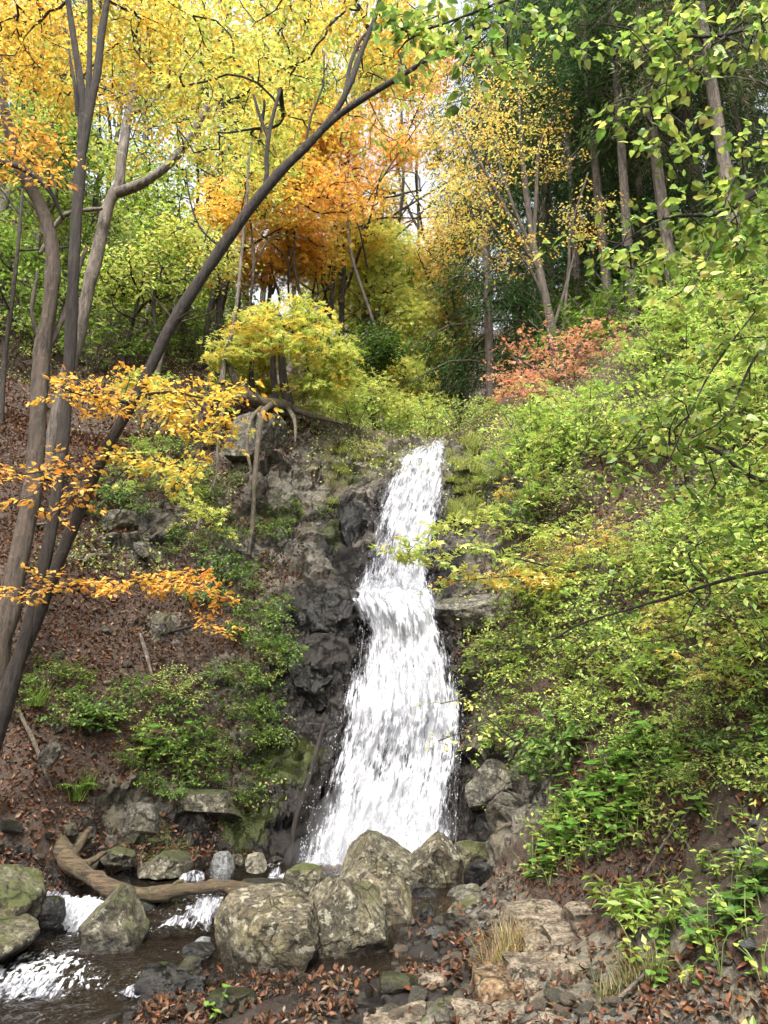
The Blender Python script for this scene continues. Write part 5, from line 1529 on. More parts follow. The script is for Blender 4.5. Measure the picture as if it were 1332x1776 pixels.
CP1 = cedar_proto(1, 15, .085, 5.2, CED, 64, 2.0, 9)
CP2 = cedar_proto(2, 16, .1, 4.2, CEDG, 66, 2.1, 9)
CP3 = cedar_proto(3, 11, .09, .7, CED, 64, 1.9, 9)
CEDARS = [  # proto, px, py of the base, Y, scale, label
    (CP1, 1098, 575, 13.2, .95, 'cedar with a pale bare trunk right above the red maple'),
    (CP1, 1062, 600, 14.2, .95, 'thin-trunked cedar just left of the palest cedar trunk'),
    (CP1, 1010, 600, 16.5, .9, 'cedar trunk deep behind the golden tree stems'),
    (CP3, 850, 660, 16.0, 1.0, 'dark full cedar left of the golden tree above the fall'),
    (CP3, 905, 640, 17.5, 1.15, 'dark cedar filling the gap behind the golden tree'),
    (CP1, 960, 600, 18.5, 1.0, 'tall shaded cedar behind the fanned stems'),
    (CP2, 1175, 560, 12.5, .95, 'grey-green cedar left of the upper right corner'),
    (CP2, 1290, 500, 11.5, 1.0, 'grey cedar near the right edge with brown hanging twigs'),
    (CP2, 1240, 540, 14.5, 1.05, 'cedar seen between the two grey ones at upper right'),
    (CP2, 1130, 560, 17.0, 1.05, 'far grey-green cedar above the palest trunk'),
    (CP1, 1330, 520, 15.0, 1.1, 'dark cedar behind the right edge branches'),
    (CP2, 1400, 480, 12.5, 1.1, 'cedar half outside the right edge'),
    (CP3, 1050, 560, 21.0, 1.5, 'far dark cedar closing the view between the pale trunks'),
    (CP3, 1180, 520, 20.0, 1.6, 'far dark cedar behind the grey-green ones'),
    (CP3, 960, 560, 24.0, 1.5, 'farthest dark cedar over the golden tree'),
    (CP3, 40, 500, 21.0, 1.2, 'dark cedar glimpsed behind the yellow leaves at upper left'),
    (CP3, 1110, 540, 26.0, 1.9, 'very far cedar behind the middle of the cedar stand'), (CP3, 1260, 480, 24.0, 1.9, 'very far cedar behind the grey cedars'), (CP3, 1340, 460, 19.0, 1.5, 'full dark cedar behind the right edge'),
    (CP3, 1010, 540, 30.0, 2.0, 'very far cedar left in the cedar stand'), (CP3, 900, 560, 30.0, 1.7, 'very far cedar beside the golden tree crown'), (CP3, 1220, 540, 15.5, .8, 'low dark cedar under the grey ones'), (CP3, 1130, 570, 15.0, .75, 'low dark cedar right of the palest trunk'), (CP3, 1040, 590, 17.0, .8, 'low dark cedar left of the palest trunk'), (CP3, 1320, 520, 13.5, .7, 'low dark cedar by the right edge'),
    (CP3, 800, 640, 20.0, .62, 'small dark cedar beside the sky gap'),
]
used = set()
for k, (pr, px, py, Y, s, lab) in enumerate(CEDARS):
    q = P(px, py, Y)
    q[2] = float(H(q[0], q[1]))
    o = pr if id(pr) not in used else copy_tree(pr)
    used.add(id(pr))
    o['label'] = lab
    o['group'] = 'cedars on the slope'
    o.location = q
    o.scale = (s, s, s)
    o.rotation_euler = (.02 * math.sin(k * 3), .02 * math.cos(k * 5), k * 2.4)

# ------------------------------------------------------------------ understorey
def shrub_proto(seed, cols, hgt=1.0, spread=.62, ns=34, k=17, size=.08, sr=.18, T=T_SIMPLE, name='shrub', tilt=.4, flat=.1, low=.25):
    r = np.random.default_rng(seed)
    limbs = []
    for j in range(7):
        a = 2 * math.pi * j / 7 + r.normal() * .3
        e = np.array([math.cos(a) * spread * .8, math.sin(a) * spread * .8, hgt * r.uniform(.5, .95)])
        limbs.append((np.array([(0, 0, -.12), e * np.array([.35, .35, .5]), e]), np.array([.011, .008, .004])))
    v = norm(r.normal(size=(ns, 3)))
    C = np.array([0, 0, hgt * .55]) + v * (r.random((ns, 1)) ** .4) * np.array([spread, spread, hgt * .45])
    C[:, 2] = np.maximum(C[:, 2], low * hgt * r.random(ns))
    root = thing(name, 'x', 'shrub')
    p0, p1, r0, r1, D = skeleton(limbs, C, tip=.0018, gain=.0012, rr=r)
    V, F = tubes(limbs, sides=5, lump=0, step=.2)
    V2, F2 = sticks(p0, p1, r0, r1, 3)
    obj('stems', mesh('stems', np.concatenate([V, V2]), [np.concatenate([F[0], F2 + len(V)]), F[1]], BARK_MID, smooth=True), root)
    obj('foliage', leaf_mesh('foliage', sprays(C, D, sr, k, size, cols, tilt=tilt, flat=flat, rr=r), T), root)
    return root


class Planter:
    """hands out the prototype first, then copies"""
    def __init__(self, protos):
        self.p, self.used = protos, [False] * len(protos)

    def put(self, i, loc, s, rz, label, group, tilt=(0, 0), sz=None, name=None):
        o = self.p[i]
        if self.used[i]:
            o = copy_tree(o)
        self.used[i] = True
        o.location = loc
        o.scale = (s, s, sz or s)
        o.rotation_euler = (tilt[0], tilt[1], rz)
        o['label'] = label
        o['group'] = group
        if name:
            o.name = name
        return o


LIMEB = [((.36, .5, .1), 3.4), (CHA, 1), ((.5, .6, .14), 2), ((.26, .38, .07), 1.8)]
OLIVE = [((.28, .38, .09), 3), (CHA, .8), (GRN, 2), ((.4, .34, .12), .4)]
RUSTY = [(CHA, 2), ((.5, .36, .1), 1.4), (AMB, .4), (LIME, 2)]
DEEP = [(MID, 3), (GRN, 2), ((.07, .13, .02), 1.5)]
BRIGHT = [((.17, .28, .06), 3), ((.3, .38, .08), 1.6), ((.11, .2, .04), 2.4)]
SH = Planter([shrub_proto(1, LIMEB), shrub_proto(2, LIMEB, 1.1, .75, 36, 13, .085, .24, flat=.05, tilt=.28), shrub_proto(3, OLIVE, .9, .7, 36, 14, .075, .22), shrub_proto(4, RUSTY, .9, .7, 32, 14, .09, .24, T_MAPLE, flat=.05, tilt=.25),
              shrub_proto(5, DEEP, .9, .55, 36, 15, .08, .18), shrub_proto(6, BRIGHT, .8, .6, 32, 12, .11, .2, T_BEECH), shrub_proto(7, LIMEB, 1.1, .75, 36, 15, .1, .26, T_MAPLE, flat=.05, tilt=.25),
              shrub_proto(8, [((.05, .1, .03), 3), ((.08, .15, .04), 2)], .9, .5, 44, 20, .05, .15, T_NEEDLE, tilt=.8)])
R = np.random.default_rng(500)


def inpoly(px, py, poly):
    poly = np.array(poly, float)
    c = np.zeros(len(px), bool)
    j = len(poly) - 1
    for i in range(len(poly)):
        xi, yi, xj, yj = *poly[i], *poly[j]
        c ^= ((yi > py) != (yj > py)) & (px < (xj - xi) * (py - yi) / (yj - yi + 1e-9) + xi)
        j = i
    return c


def scatter(poly, n, dmin, seed, y0=2.2):
    """ground points under a photograph outline, kept apart by dmin metres (scaled a little with distance)"""
    r = np.random.default_rng(seed)
    poly = np.array(poly, float)
    px, py = r.uniform(poly[:, 0].min(), poly[:, 0].max(), n * 12), r.uniform(poly[:, 1].min(), poly[:, 1].max(), n * 12)
    k = inpoly(px, py, poly)
    px, py = px[k][:n * 5], py[k][:n * 5]
    g = G(px, py, y0)
    keep = []
    for i in range(len(g)):
        if len(keep) >= n:
            break
        d = dmin * (1 + .04 * max(g[i, 1] - 6, 0))
        if all(((g[i] - g[j]) ** 2).sum() > d * d for j in keep):
            keep.append(i)
    return on_ground(g[keep]), px[keep], py[keep]


RSLOPE = [(900, 770), (910, 860), (915, 960), (960, 1010), (890, 1110), (850, 1170), (850, 1290), (930, 1370), (1040, 1330), (1120, 1250), (1240, 1230), (1340, 1200), (1345, 560), (1200, 580), (1110, 640), (1090, 730), (990, 770)]
g, px, py = scatter(RSLOPE, 240, .27, 1)
for i in range(len(g)):
    x, y = px[i], py[i]
    if vnoise(np.array([g[i]]), .8, 44)[0] < -.38 or (abs(x - 1230) < 45 and abs(y - 790) < 40) or (abs(x - 1260) < 50 and abs(y - 675) < 35):
        continue
    if y > 1050 and x < 1100:
        c = R.choice([0, 1, 2, 0, 4, 5, 6])
        s = R.uniform(.4, .62)
    elif y > 900:
        c = R.choice([0, 1, 2, 3, 6, 0, 1, 5])
        s = R.uniform(.5, .75)
    else:
        c = R.choice([0, 1, 6, 6, 1, 2, 0])
        s = R.uniform(.55, .9)
    nb = Hn(g[i, 0], g[i, 1])
    SH.put(c, g[i] - np.array([0, 0, .03]) + nb * .0, s * (1 + .05 * max(g[i, 1] - 7, 0)), R.uniform(0, 6.28),
           ['lime green leafy shrub', 'tall lime shrub in flat tiers', 'olive small-leaved shrub', 'rust-tinged maple shrub', 'deep green shrub', 'bright green broad-leaved shrub', 'lime maple shrub in flat tiers'][c] + ' ' + ['high on the slope below the cedars', 'midway up the right slope', 'low on the slope near the lower fall'][0 if y < 820 else (1 if y < 1050 else 2)], 'shrubs covering the right slope', (R.normal() * .1 + nb[1] * -.25, nb[0] * .25))
# around the lip and on the shoulder above
g, px, py = scatter([(560, 700), (660, 660), (790, 690), (850, 730), (830, 765), (790, 770), (715, 766), (640, 775), (570, 745)], 34, .42, 2)
for i in range(len(g)):
    c = R.choice([2, 5, 4, 1, 0]) if px[i] < 720 else R.choice([2, 1, 3, 0])
    SH.put(c, g[i], R.uniform(.5, .85), R.uniform(0, 6.28), ['lime', 'tall lime', 'olive', 'rusty', 'dark green', 'broad-leaved green'][c] + ' bush crowding the ' + ('left' if px[i] < 720 else 'right') + ' side of the lip of the fall', 'bushes along the lip of the fall', name='bush')
# left slope and cliff
LSPOTS = [(240, 900, 5), (280, 880, 4), (300, 960, 5), (340, 970, 4), (360, 870, 5), (180, 860, 6), (210, 830, 6), (320, 840, 6), (380, 1000, 5), (350, 1040, 5), (440, 1030, 4), (470, 1060, 5), (490, 1160, 5), (420, 1170, 5), (310, 1250, 5), (270, 1230, 2), (220, 1220, 5), (470, 1230, 4), (440, 1260, 5), (370, 1300, 5), (480, 1290, 4), (200, 1340, 4), (320, 1340, 5), (30, 1230, 4), (20, 1160, 4), (110, 1260, 5), (130, 1190, 4),
          (330, 890, 8), (350, 840, 8), (310, 930, 4), (370, 920, 4), (390, 960, 5), (420, 990, 5), (400, 1020, 5), (440, 1080, 5), (420, 1110, 4), (460, 1120, 5), (480, 1090, 4), (440, 1150, 4), (400, 1060, 5), (500, 1130, 4),
          (470, 1180, 2), (430, 1210, 5), (380, 1190, 5), (300, 1200, 2), (340, 1220, 2), (400, 1260, 5), (330, 1290, 5), (250, 1310, 0), (290, 1320, 5), (430, 1300, 4), (380, 1330, 4), (450, 1350, 4), (350, 1370, 5), (420, 1390, 4),
          (200, 1250, 5), (150, 1240, 5), (170, 1270, 5), (120, 1220, 5), (60, 1190, 4), (90, 1180, 4), (500, 900, 4), (560, 900, 2), (470, 930, 5), (600, 790, 2), (630, 800, 3), 
          (210, 880, 5), (190, 930, 4), (250, 860, 4), (160, 900, 5), (225, 800, 6), (270, 790, 6), (310, 800, 4), (350, 780, 4), (200, 860, 5), (420, 840, 4), (440, 1400, 4), (300, 1400, 5), (250, 1380, 4)]
gg = on_ground(G([s[0] for s in LSPOTS], [s[1] for s in LSPOTS]))
for (px, py, c), q in zip(LSPOTS, gg):
    nb = Hn(q[0], q[1])
    SH.put(c % 8, q - np.array([0, 0, .05]) + nb * .04, R.uniform(.26, .46) * (1.15 if py < 950 else 1), R.uniform(0, 6.28), {0: 'little lime shrub', 1: 'little lime shrub', 2: 'little olive shrub', 3: 'little rusty shrub', 4: 'little dark green shrub', 5: 'little broad-leaved green shrub', 6: 'little lime maple', 7: 'dark feathery bush'}[c % 8] + ' ' + ('under the trees on the upper left slope' if py < 1000 and px < 420 else 'on the grey cliff left of the upper drop' if py < 1000 else 'on the bank left of the wet black rock' if py < 1250 else 'above the dark hollow behind the log'), 'shrubs dotted over the left bank', (R.normal() * .1 - nb[1] * .4, nb[0] * .4))
# hillside behind the left trunks
g, px, py = scatter([(0, 660), (100, 640), (230, 660), (330, 640), (400, 660), (400, 700), (380, 420), (250, 380), (100, 380), (0, 400)], 70, .7, 3)
for i in range(len(g)):
    c = R.choice([2, 4, 5, 0, 4, 2])
    SH.put(c, g[i], R.uniform(.8, 1.4) * (1 + .02 * g[i, 1]), R.uniform(0, 6.28), {0: 'lime', 2: 'olive', 4: 'dark green', 5: 'broad-leaved'}[c] + ' bush on the shady hillside ' + ('behind the left edge trunks' if px[i] < 180 else 'behind the leaning tree'), 'bushes on the upper left hillside', name='bush')
g, px, py = scatter([(1050, 1340), (1130, 1260), (1240, 1240), (1340, 1220), (1340, 1420), (1200, 1400), (1120, 1330)], 22, .2, 33)
for i in range(len(g)):
    SH.put([0, 2, 5, 1][i % 4], g[i], R.uniform(.22, .36), R.uniform(0, 6.28), ['lime', 'olive', 'broad-leaved', 'tiered lime'][i % 4] + ' seedling shrub on the bare soil of the right bank', 'seedling shrubs on the right bank')
g, px, py = scatter([(1345, 560), (1560, 560), (1560, 1300), (1345, 1250)], 46, .34, 34)
for i in range(len(g)):
    SH.put([0, 1, 2, 6][i % 4], g[i], R.uniform(.45, .7), R.uniform(0, 6.28), 'green shrub of the right slope just outside the right edge', 'shrubs beyond the right edge', name='bush')
SH.put(7, G(900, 1310)[0] + np.array([-.1, -.15, .0]), .62, 1.0, 'dark feathery green shrub beside the lower fall', 'dark feathery shrubs')
SH.put(7, G(860, 1280)[0] + np.array([-.05, -.1, 0]), .5, 2.0, 'smaller dark feathery shrub nearest the falling water', 'dark feathery shrubs')


g, px, py = scatter([(860, 690), (1000, 640), (1080, 600), (1345, 540), (1345, 380), (1150, 420), (960, 480), (860, 560)], 60, .6, 31)
for i in range(len(g)):
    c = R.choice([4, 2, 4, 5])
    SH.put(c, g[i], R.uniform(.8, 1.3) * (1 + .02 * g[i, 1]), R.uniform(0, 6.28), 'shaded ' + {2: 'olive', 4: 'dark green', 5: 'broad-leaved'}[c] + (' bush under the cedars by the right edge' if px[i] > 1180 else ' bush between the cedar trunks and the red maple'), 'bushes under the cedars', name='bush')
# ---- herbs whose leaves can be picked apart
def herb_proto(seed, variants, nst=4, hgt=.3, nl=4, size=.085, name='herb_plant', top=True):
    r = np.random.default_rng(seed)
    root = thing(name, 'x', 'plant')
    limbs, L = [], []
    for j in range(nst):
        a = r.uniform(0, 6.28)
        e = np.array([math.cos(a) * hgt * r.uniform(.2, .6), math.sin(a) * hgt * r.uniform(.2, .6), hgt * r.uniform(.6, 1.1)])
        limbs.append((np.array([(0, 0, -.06), e * np.array([.3, .3, .6]), e]), np.array([.004, .003, .002])))
        for q in range(nl):
            t = .35 + .65 * q / max(nl - 1, 1)
            p = e * np.array([t * .8 if t < .9 else 1, t * .8 if t < .9 else 1, t])
            b = a + 2.4 * q + r.normal() * .3
            L.append((p, (math.cos(b), math.sin(b), r.uniform(-.25, .25)), UP + r.normal(size=3) * .25, size * r.uniform(.7, 1.25), (0, 0, 0)))
    L = tuple(np.array([x[k] for x in L], float) for k in range(5))
    V, F = tubes(limbs, sides=5, lump=0, step=.1)
    obj('stem', mesh('stem', V, F, STEMG, smooth=True), root)
    put_leaves(root, L, variants, (0, 0, 0), 60, seed)
    return root


m, nt, out = newmat('green_stem')
p = N(nt, 'BsdfPrincipled', {'Base Color': (0.12, 0.16, 0.04, 1), 'Roughness': 0.6})
nt.links.new(p.outputs[0], out.inputs[0])
STEMG = m
HV1 = leaf_variants('leaf', T_BEECH, [((.22, .36, .05), 3), (LIME, 2), (CHA, 1)], 8, LEAF, seed=21)
HV2 = leaf_variants('leaf', T_HEART, [((.17, .32, .05), 3), (GRN, 2), (CHA, .6)], 8, LEAF, seed=22)
T_LANCE = tmpl([(0, 0, 0), (.3, .13, .04), (.65, .12, .03), (1, 0, -.15), (.65, -.12, .03), (.3, -.13, .04), (.35, 0, 0), (.7, 0, -.02)], T_BEECH[1])
HV3 = leaf_variants('leaf', T_LANCE, [((.25, .4, .06), 3), (LIME, 2)], 8, LEAF, seed=23)
HB = Planter([herb_proto(1, HV1), herb_proto(2, HV2, 3, .28, 4, .1), herb_proto(3, HV3, 4, .26, 4, .12), herb_proto(4, HV1, 5, .34, 3, .07)])
g, px, py = scatter([(905, 1560), (930, 1480), (980, 1400), (1050, 1340), (1120, 1290), (1180, 1300), (1190, 1360), (1130, 1420), (1100, 1470), (1010, 1530)], 80, .085, 4)
for i in range(len(g)):
    c = R.choice([0, 1, 3, 1])
    HB.put(c, g[i], R.uniform(.55, .95), R.uniform(0, 6.28), ['oval-leaved', 'heart-leaved', '', 'many-stemmed'][c] + ' bright green herb ' + ('high' if py[i] < 1420 else 'low') + ' in the lush patch above the bedrock', 'herbs in the lush patch above the bedrock')
g, px, py = scatter([(1050, 1580), (1090, 1545), (1170, 1550), (1185, 1600), (1120, 1640), (1060, 1610)], 17, .09, 5)
for i in range(len(g)):
    HB.put(2, g[i], R.uniform(.6, .95), R.uniform(0, 6.28), 'lance-leaved herb in the clump on top of the bedrock', 'lance-leaved herbs on the bedrock')
g, px, py = scatter([(1030, 1440), (1180, 1320), (1340, 1230), (1340, 1760), (1130, 1740), (1080, 1660), (1190, 1600), (1190, 1480)], 52, .16, 6)
for i in range(len(g)):
    c = R.choice([0, 1, 3, 2])
    HB.put(c, g[i], R.uniform(.4, .75), R.uniform(0, 6.28), 'small ' + ['oval-leaved', 'heart-leaved', 'lance-leaved', 'many-stemmed'][c] + ' herb on the ' + ('upper' if py[i] < 1500 else 'lower') + ' stony soil of the right bank', 'small herbs on the right bank soil')
g, px, py = scatter([(200, 1330), (340, 1290), (340, 1380), (220, 1350)], 9, .14, 7)
for i in range(len(g)):
    HB.put(R.choice([0, 1]), g[i], R.uniform(.8, 1.2), R.uniform(0, 6.28), 'broad-leaved herb on the left bank above the dark hollow', 'herbs above the dark hollow')
q = G(380, 1772)[0]
HB.put(1, q, .55, 0, 'bright little seedling at the bottom edge left of centre', 'bottom edge seedlings')

# large lobed plant at the right edge
T_LOBE = tmpl([(0, 0, 0), (.2, .1, .02), (.3, .34, .06), (.42, .14, .02), (.58, .42, .07), (.66, .14, .01), (1, 0, -.14), (.66, -.14, .01), (.58, -.42, .07), (.42, -.14, .02), (.3, -.34, .06), (.2, -.1, .02), (.45, 0, -.02)],
              [[(12, 0, 11), (12, 1, 0), (12, 2, 1), (12, 3, 2), (12, 4, 3), (12, 5, 4), (12, 6, 5), (12, 7, 6), (12, 8, 7), (12, 9, 8), (12, 10, 9), (12, 11, 10)]])
BL = leaf_variants('leaf', T_LOBE, [((.08, .17, .03), 3), ((.11, .22, .035), 2)], 6, LEAF, .03, seed=31)
LP = Planter([herb_proto(11, BL, 4, .4, 6, .125, 'lobed_plant')])
LP.put(0, G(1285, 1660)[0], 1.0, .3, 'tall plant with big lobed dark green leaves at the right edge', 'big lobed plants')
LP.put(0, G(1240, 1665)[0], .72, 2.0, 'shorter lobed plant just left of the tallest one', 'big lobed plants')
LP.put(0, G(1330, 1650)[0], .85, 1.1, 'lobed plant in front of the tall one, cut by the right edge', 'big lobed plants')
LP.put(0, G(1325, 1560)[0], .7, 4.0, 'lobed plant higher up beside the right edge', 'big lobed plants')


# ---- ferns and grass
def fern_proto(seed, col, nf=9, ln=.34):
    r = np.random.default_rng(seed)
    root = thing('fern', 'x', 'fern')
    for j in range(nf):
        a = 2 * math.pi * j / nf + r.normal() * .2
        d = np.array([math.cos(a), math.sin(a), 0])
        t = np.linspace(0, 1, 15)
        l = ln * r.uniform(.75, 1.15)
        c = d * (t * l)[:, None] + UP * (l * (.95 * t - .85 * t * t))[:, None]
        tg = norm(np.gradient(c, axis=0))
        sd = np.cross(d, UP)
        Ls = []
        for s in (-1, 1):
            w = np.sin(np.pi * np.clip(t * .93 + .07, 0, 1)) * .26 * l
            Ls.append((c[1:], sd * s + tg[1:] * .45 - UP * .1, np.repeat(UP[None], 14, 0) + r.normal(size=(14, 3)) * .1, w[1:] + .006, pal(14, col, .12, r=r)))
        V, F, cl = leaf_arrays(cat_leaves(*Ls), T_LANCE)
        obj('frond', mesh('frond', V, F, LEAF, cols=cl), root)
    return root


FP = Planter([fern_proto(1, [((.14, .28, .04), 3), (LIME, 1)]), fern_proto(2, [((.09, .2, .03), 3), (GRN, 1)], 11, .3)])
for k, (px, py, s, lab) in enumerate([(1110, 1320, .9, 'fern arching over the lush herb patch'), (1130, 1290, .8, 'second fern just above the arching one'), (170, 1250, .9, 'bright fern on the left bank among shrubs'), (150, 1265, .7, 'fern below the bright one on the left bank'),
                                      (330, 870, 1.0, 'fern at the foot of the left rock wall'), (250, 1290, .7, 'fern above the left herbs'), (1010, 1290, .8, 'fern on the right slope below the bare branch'), (460, 1150, .7, 'fern hugging the wet cliff left of the fall'),
                                      (130, 1370, .6, 'dark fern near the leaning trunk foot'), (650, 745, 1.1, 'fern tuft left of the lip'), (690, 758, 1.0, 'fern right at the lip of the fall')]):
    FP.put(k % 2, G(px, py)[0], s, k * 1.3, lab, 'ferns')


def grass_proto(seed, cols, n=110, ln=.3, rad=.09, droop=.7):
    r = np.random.default_rng(seed)
    a = r.uniform(0, 6.28, n)
    base = np.stack([r.normal(size=n) * rad * .5, r.normal(size=n) * rad * .5, np.full(n, -.02)], 1)
    d = np.stack([np.cos(a), np.sin(a), np.zeros(n)], 1)
    l = ln * r.uniform(.5, 1.15, n)
    out_ = r.uniform(.25, .8, n)
    ts = np.linspace(0, 1, 6)
    w = .0035
    sd = np.cross(d, UP)
    V = []
    for t in ts:
        c = base + d * (l * out_ * t)[:, None] + UP * (l * (t - droop * out_ * t * t))[:, None]
        V += [c + sd * w * (1 - t * .9), c - sd * w * (1 - t * .9)]
    V = np.stack(V, 1)
    f = np.array([(2 * k, 2 * k + 1, 2 * k + 3, 2 * k + 2) for k in range(5)])
    F = (f[None] + 12 * np.arange(n)[:, None, None]).reshape(-1, 4)
    return mesh('grass_tuft', V.reshape(-1, 3), F, LEAF, cols=np.repeat(pal(n, cols, .2, r=r), 12, 0))


STRAW = [((.38, .28, .14), 3), ((.28, .19, .09), 2), ((.4, .42, .12), .4)]
GGRN = [((.3, .32, .07), 2), ((.2, .28, .04), 2), ((.5, .42, .16), 1.4)]
gm = [grass_proto(1, STRAW, 150, .34, .12), grass_proto(2, GGRN, 130, .3, .1, 1.2), grass_proto(3, [((.13, .22, .03), 3), (GRN, 2)], 90, .26, .07), grass_proto(4, [((.3, .25, .12), 2), ((.2, .22, .06), 2)], 110, .26, .1)]
GSP = [(0, 880, 1668, 5.3, 1.0, 'large tuft of dry straw-coloured grass on the bedrock'), (0, 850, 1690, 5.2, .7, 'smaller straw tuft at the lower end of the dry grass'), (0, 900, 1640, 5.4, .7, 'straw tuft at the upper end of the dry grass'), (3, 1100, 1700, 0, .9, 'wispy olive grass tuft on the soil bank'), (3, 1060, 1735, 0, .8, 'olive grass tuft above the bottom row of stones'), (3, 1150, 1690, 0, .8, 'olive grass tuft below the lobed plant'),
       (2, 150, 1365, 0, 1.0, 'dark green grass tuft on the left bank'), (2, 130, 1385, 0, .9, 'dark grass tuft below the other on the left bank'), (2, 60, 1220, 0, 1.2, 'grass tuft at the foot of the leaning tree')]
for k, (i, px, py, Y, s, lab) in enumerate(GSP):
    q = P(px, py, Y) if Y else G(px, py)[0]
    o = thing('grass_tuft', lab, 'grass', q, None, gm[i])
    o.scale = (s, s, s)
    o.rotation_euler = (0, 0, k * 1.7)
R2 = np.random.default_rng(77)
g, px, py = scatter([(775, 770), (830, 770), (840, 920), (790, 920), (775, 850)], 30, .12, 8)
for i in range(len(g)):
    o = thing('grass_tuft', 'tuft of drooping yellow-green grass on the rock right of the upper drop', 'grass', g[i] + np.array([0, -.1, .05]), 'drooping grass beside the upper drop', gm[1])
    s = R2.uniform(.7, 1.25)
    o.scale = (s, s, s)
    o.rotation_euler = (.5, 0, R2.normal() * .5)
g, px, py = scatter([(560, 780), (680, 785), (640, 830), (600, 860), (570, 900)], 16, .14, 9)
for i in range(len(g)):
    o = thing('grass_tuft', 'tuft of short grass on the cliff left of the upper drop', 'grass', g[i] + np.array([0, -.08, .06]), 'short grass left of the upper drop', gm[1 if i % 2 else 3])
    s = R2.uniform(.45, .8)
    o.scale = (s, s, s)
    o.rotation_euler = (.4, 0, R2.uniform(0, 6.28))

# sprays of lime maple reaching out from the left slope
for k, (p, lab) in enumerate([([(190, 840, 7.6), (240, 800, 7.4), (290, 800, 7.2), (330, 830, 7.1)], 'lime maple spray behind the yellow beech twig'), ([(290, 850, 8.2), (330, 870, 8.0), (360, 890, 7.9), (385, 915, 7.9)], 'lime maple spray drooping over the left rocks'),
                              ([(210, 670, 7.4), (235, 655, 7.3), (262, 648, 7.2)], 'small lime spray crossing behind the leaning trunk')]):
    branch('maple_branch', lab, [pxlimb(p, [3, 2, 2, 1][:len(p)])], along(p, 16, 16, 10, .12, 60 + k, 0), BARK_DARK, [(LIME, 3), (CHA, 2)], .17, 17, .065, T_MAPLE, leaf_variants('leaf', T_MAPLE, [(LIME, 3), (CHA, 2)], 6, LEAF, seed=60 + k), 250, 60 + k)

# ------------------------------------------------------------------ the log and fallen sticks
lg = [pxlimb([(92, 1438, 6.95), (110, 1470, 6.8), (128, 1500, 6.65), (165, 1528, 6.55), (215, 1548, 6.5), (270, 1550, 6.45), (330, 1542, 6.4), (390, 1538, 6.35), (440, 1548, 6.3), (500, 1566, 6.3)], [30, 29, 29, 29, 25, 23, 21, 22, 21, 15]),
      pxlimb([(125, 1490, 6.7), (138, 1468, 6.75), (150, 1445, 6.8), (158, 1436, 6.85)], [20, 15, 10, 6]),
      pxlimb([(150, 1500, 6.65), (175, 1482, 6.75), (185, 1478, 6.85)], [16, 12, 8]),
      pxlimb([(100, 1452, 6.9), (84, 1440, 6.85), (70, 1436, 6.8)], [18, 11, 5]), pxlimb([(104, 1460, 6.85), (118, 1440, 6.9), (122, 1424, 6.95)], [16, 9, 4]), pxlimb([(290, 1548, 6.42), (306, 1532, 6.4), (318, 1526, 6.38)], [9, 6, 3])]
org = lg[0][0][4]
root = thing('fallen_log', 'curved weathered log lying across the stream', 'log', org)
for k, l in enumerate(lg):
    V, F = tubes([l], sides=16 if k == 0 else 9, lump=.5, step=.02)
    obj('stem' if k == 0 else 'branch_stub', mesh('stem' if k == 0 else 'branch_stub', V - org, F, LOGWOOD, smooth=True), root)
STK = [([(562, 1255, 8.3), (535, 1350, 8.05), (512, 1420, 7.9), (500, 1500, 7.75)], [6, 8, 8, 6], BARK_DARK, 'dark broken branch leaning against the rock left of the lower fall'),
       ([(140, 1000, 8.9), (160, 965, 9.1), (185, 950, 9.2)], [12, 9, 6], BARK_PALE, 'pale crooked dead branch on the left slope'),
       ([(243, 1105, 8.5), (255, 1130, 8.35), (262, 1155, 8.25)], [6, 7, 4], BARK_PALE, 'short pale twig in the leaf litter'),
       ([(33, 1225, 7.1), (60, 1260, 7.0), (95, 1290, 6.9)], [8, 7, 5], ROOTWOOD, 'root snaking down the bank at the left'),
       ([(246, 1505, 6.9), (247, 1480, 6.9), (252, 1470, 6.9)], [4, 3, 2], BARK_PALE, 'upright white twig behind the log'),
       ([(1000, 1775, 4.3), (1080, 1735, 4.4), (1160, 1690, 4.5)], [8, 7, 4], BARK_PALE, 'long pale stick lying up the soil bank'),
       ([(1345, 1480, 4.0), (1300, 1510, 4.1), (1260, 1535, 4.2)], [8, 7, 4], BARK_PALE, 'pale stick slanting beside the right edge plants'),
       ([(1180, 1560, 4.6), (1200, 1590, 4.5)], [5, 4], BARK_PALE, 'short pale stick near the lance-leaved clump'),
       ([(1120, 1500, 5.1), (1160, 1470, 5.1), (1220, 1440, 5.0)], [4, 4, 2], BARK_MID, 'thin brown stick on the stony soil'),
       ([(40, 830, 9.0), (150, 740, 9.6), (230, 690, 10.4)], [6, 5, 3], BARK_PALE, 'thin fallen pole behind the left trunks')]
for pts, wid, mt, lab in STK:
    l = pxlimb(pts, wid)
    gz_ = H(l[0][:, 0], l[0][:, 1])
    if 'upright' not in lab and 'leaning' not in lab:
        l[0][:, 2] = gz_ + l[1] * .6 + .02
    V, F = tubes([l], sides=8, lump=.25, step=.05, wig=.03)
    o = l[0][0]
    thing('dead_branch', lab, 'branch', o, None, mesh('dead_branch', V - o, F, mt, smooth=True))

# ------------------------------------------------------------------ loose stones
SM = [rock_mesh('stone', (1, .8, .62), mt, 600 + k, cuts=8, sub=3, rough=.07) for k, mt in enumerate([ROCK_BED, ROCK_BED, ROCK_GREY, ROCK_CLIFF, ROCK, ROCK_DARK])]
R3 = np.random.default_rng(88)


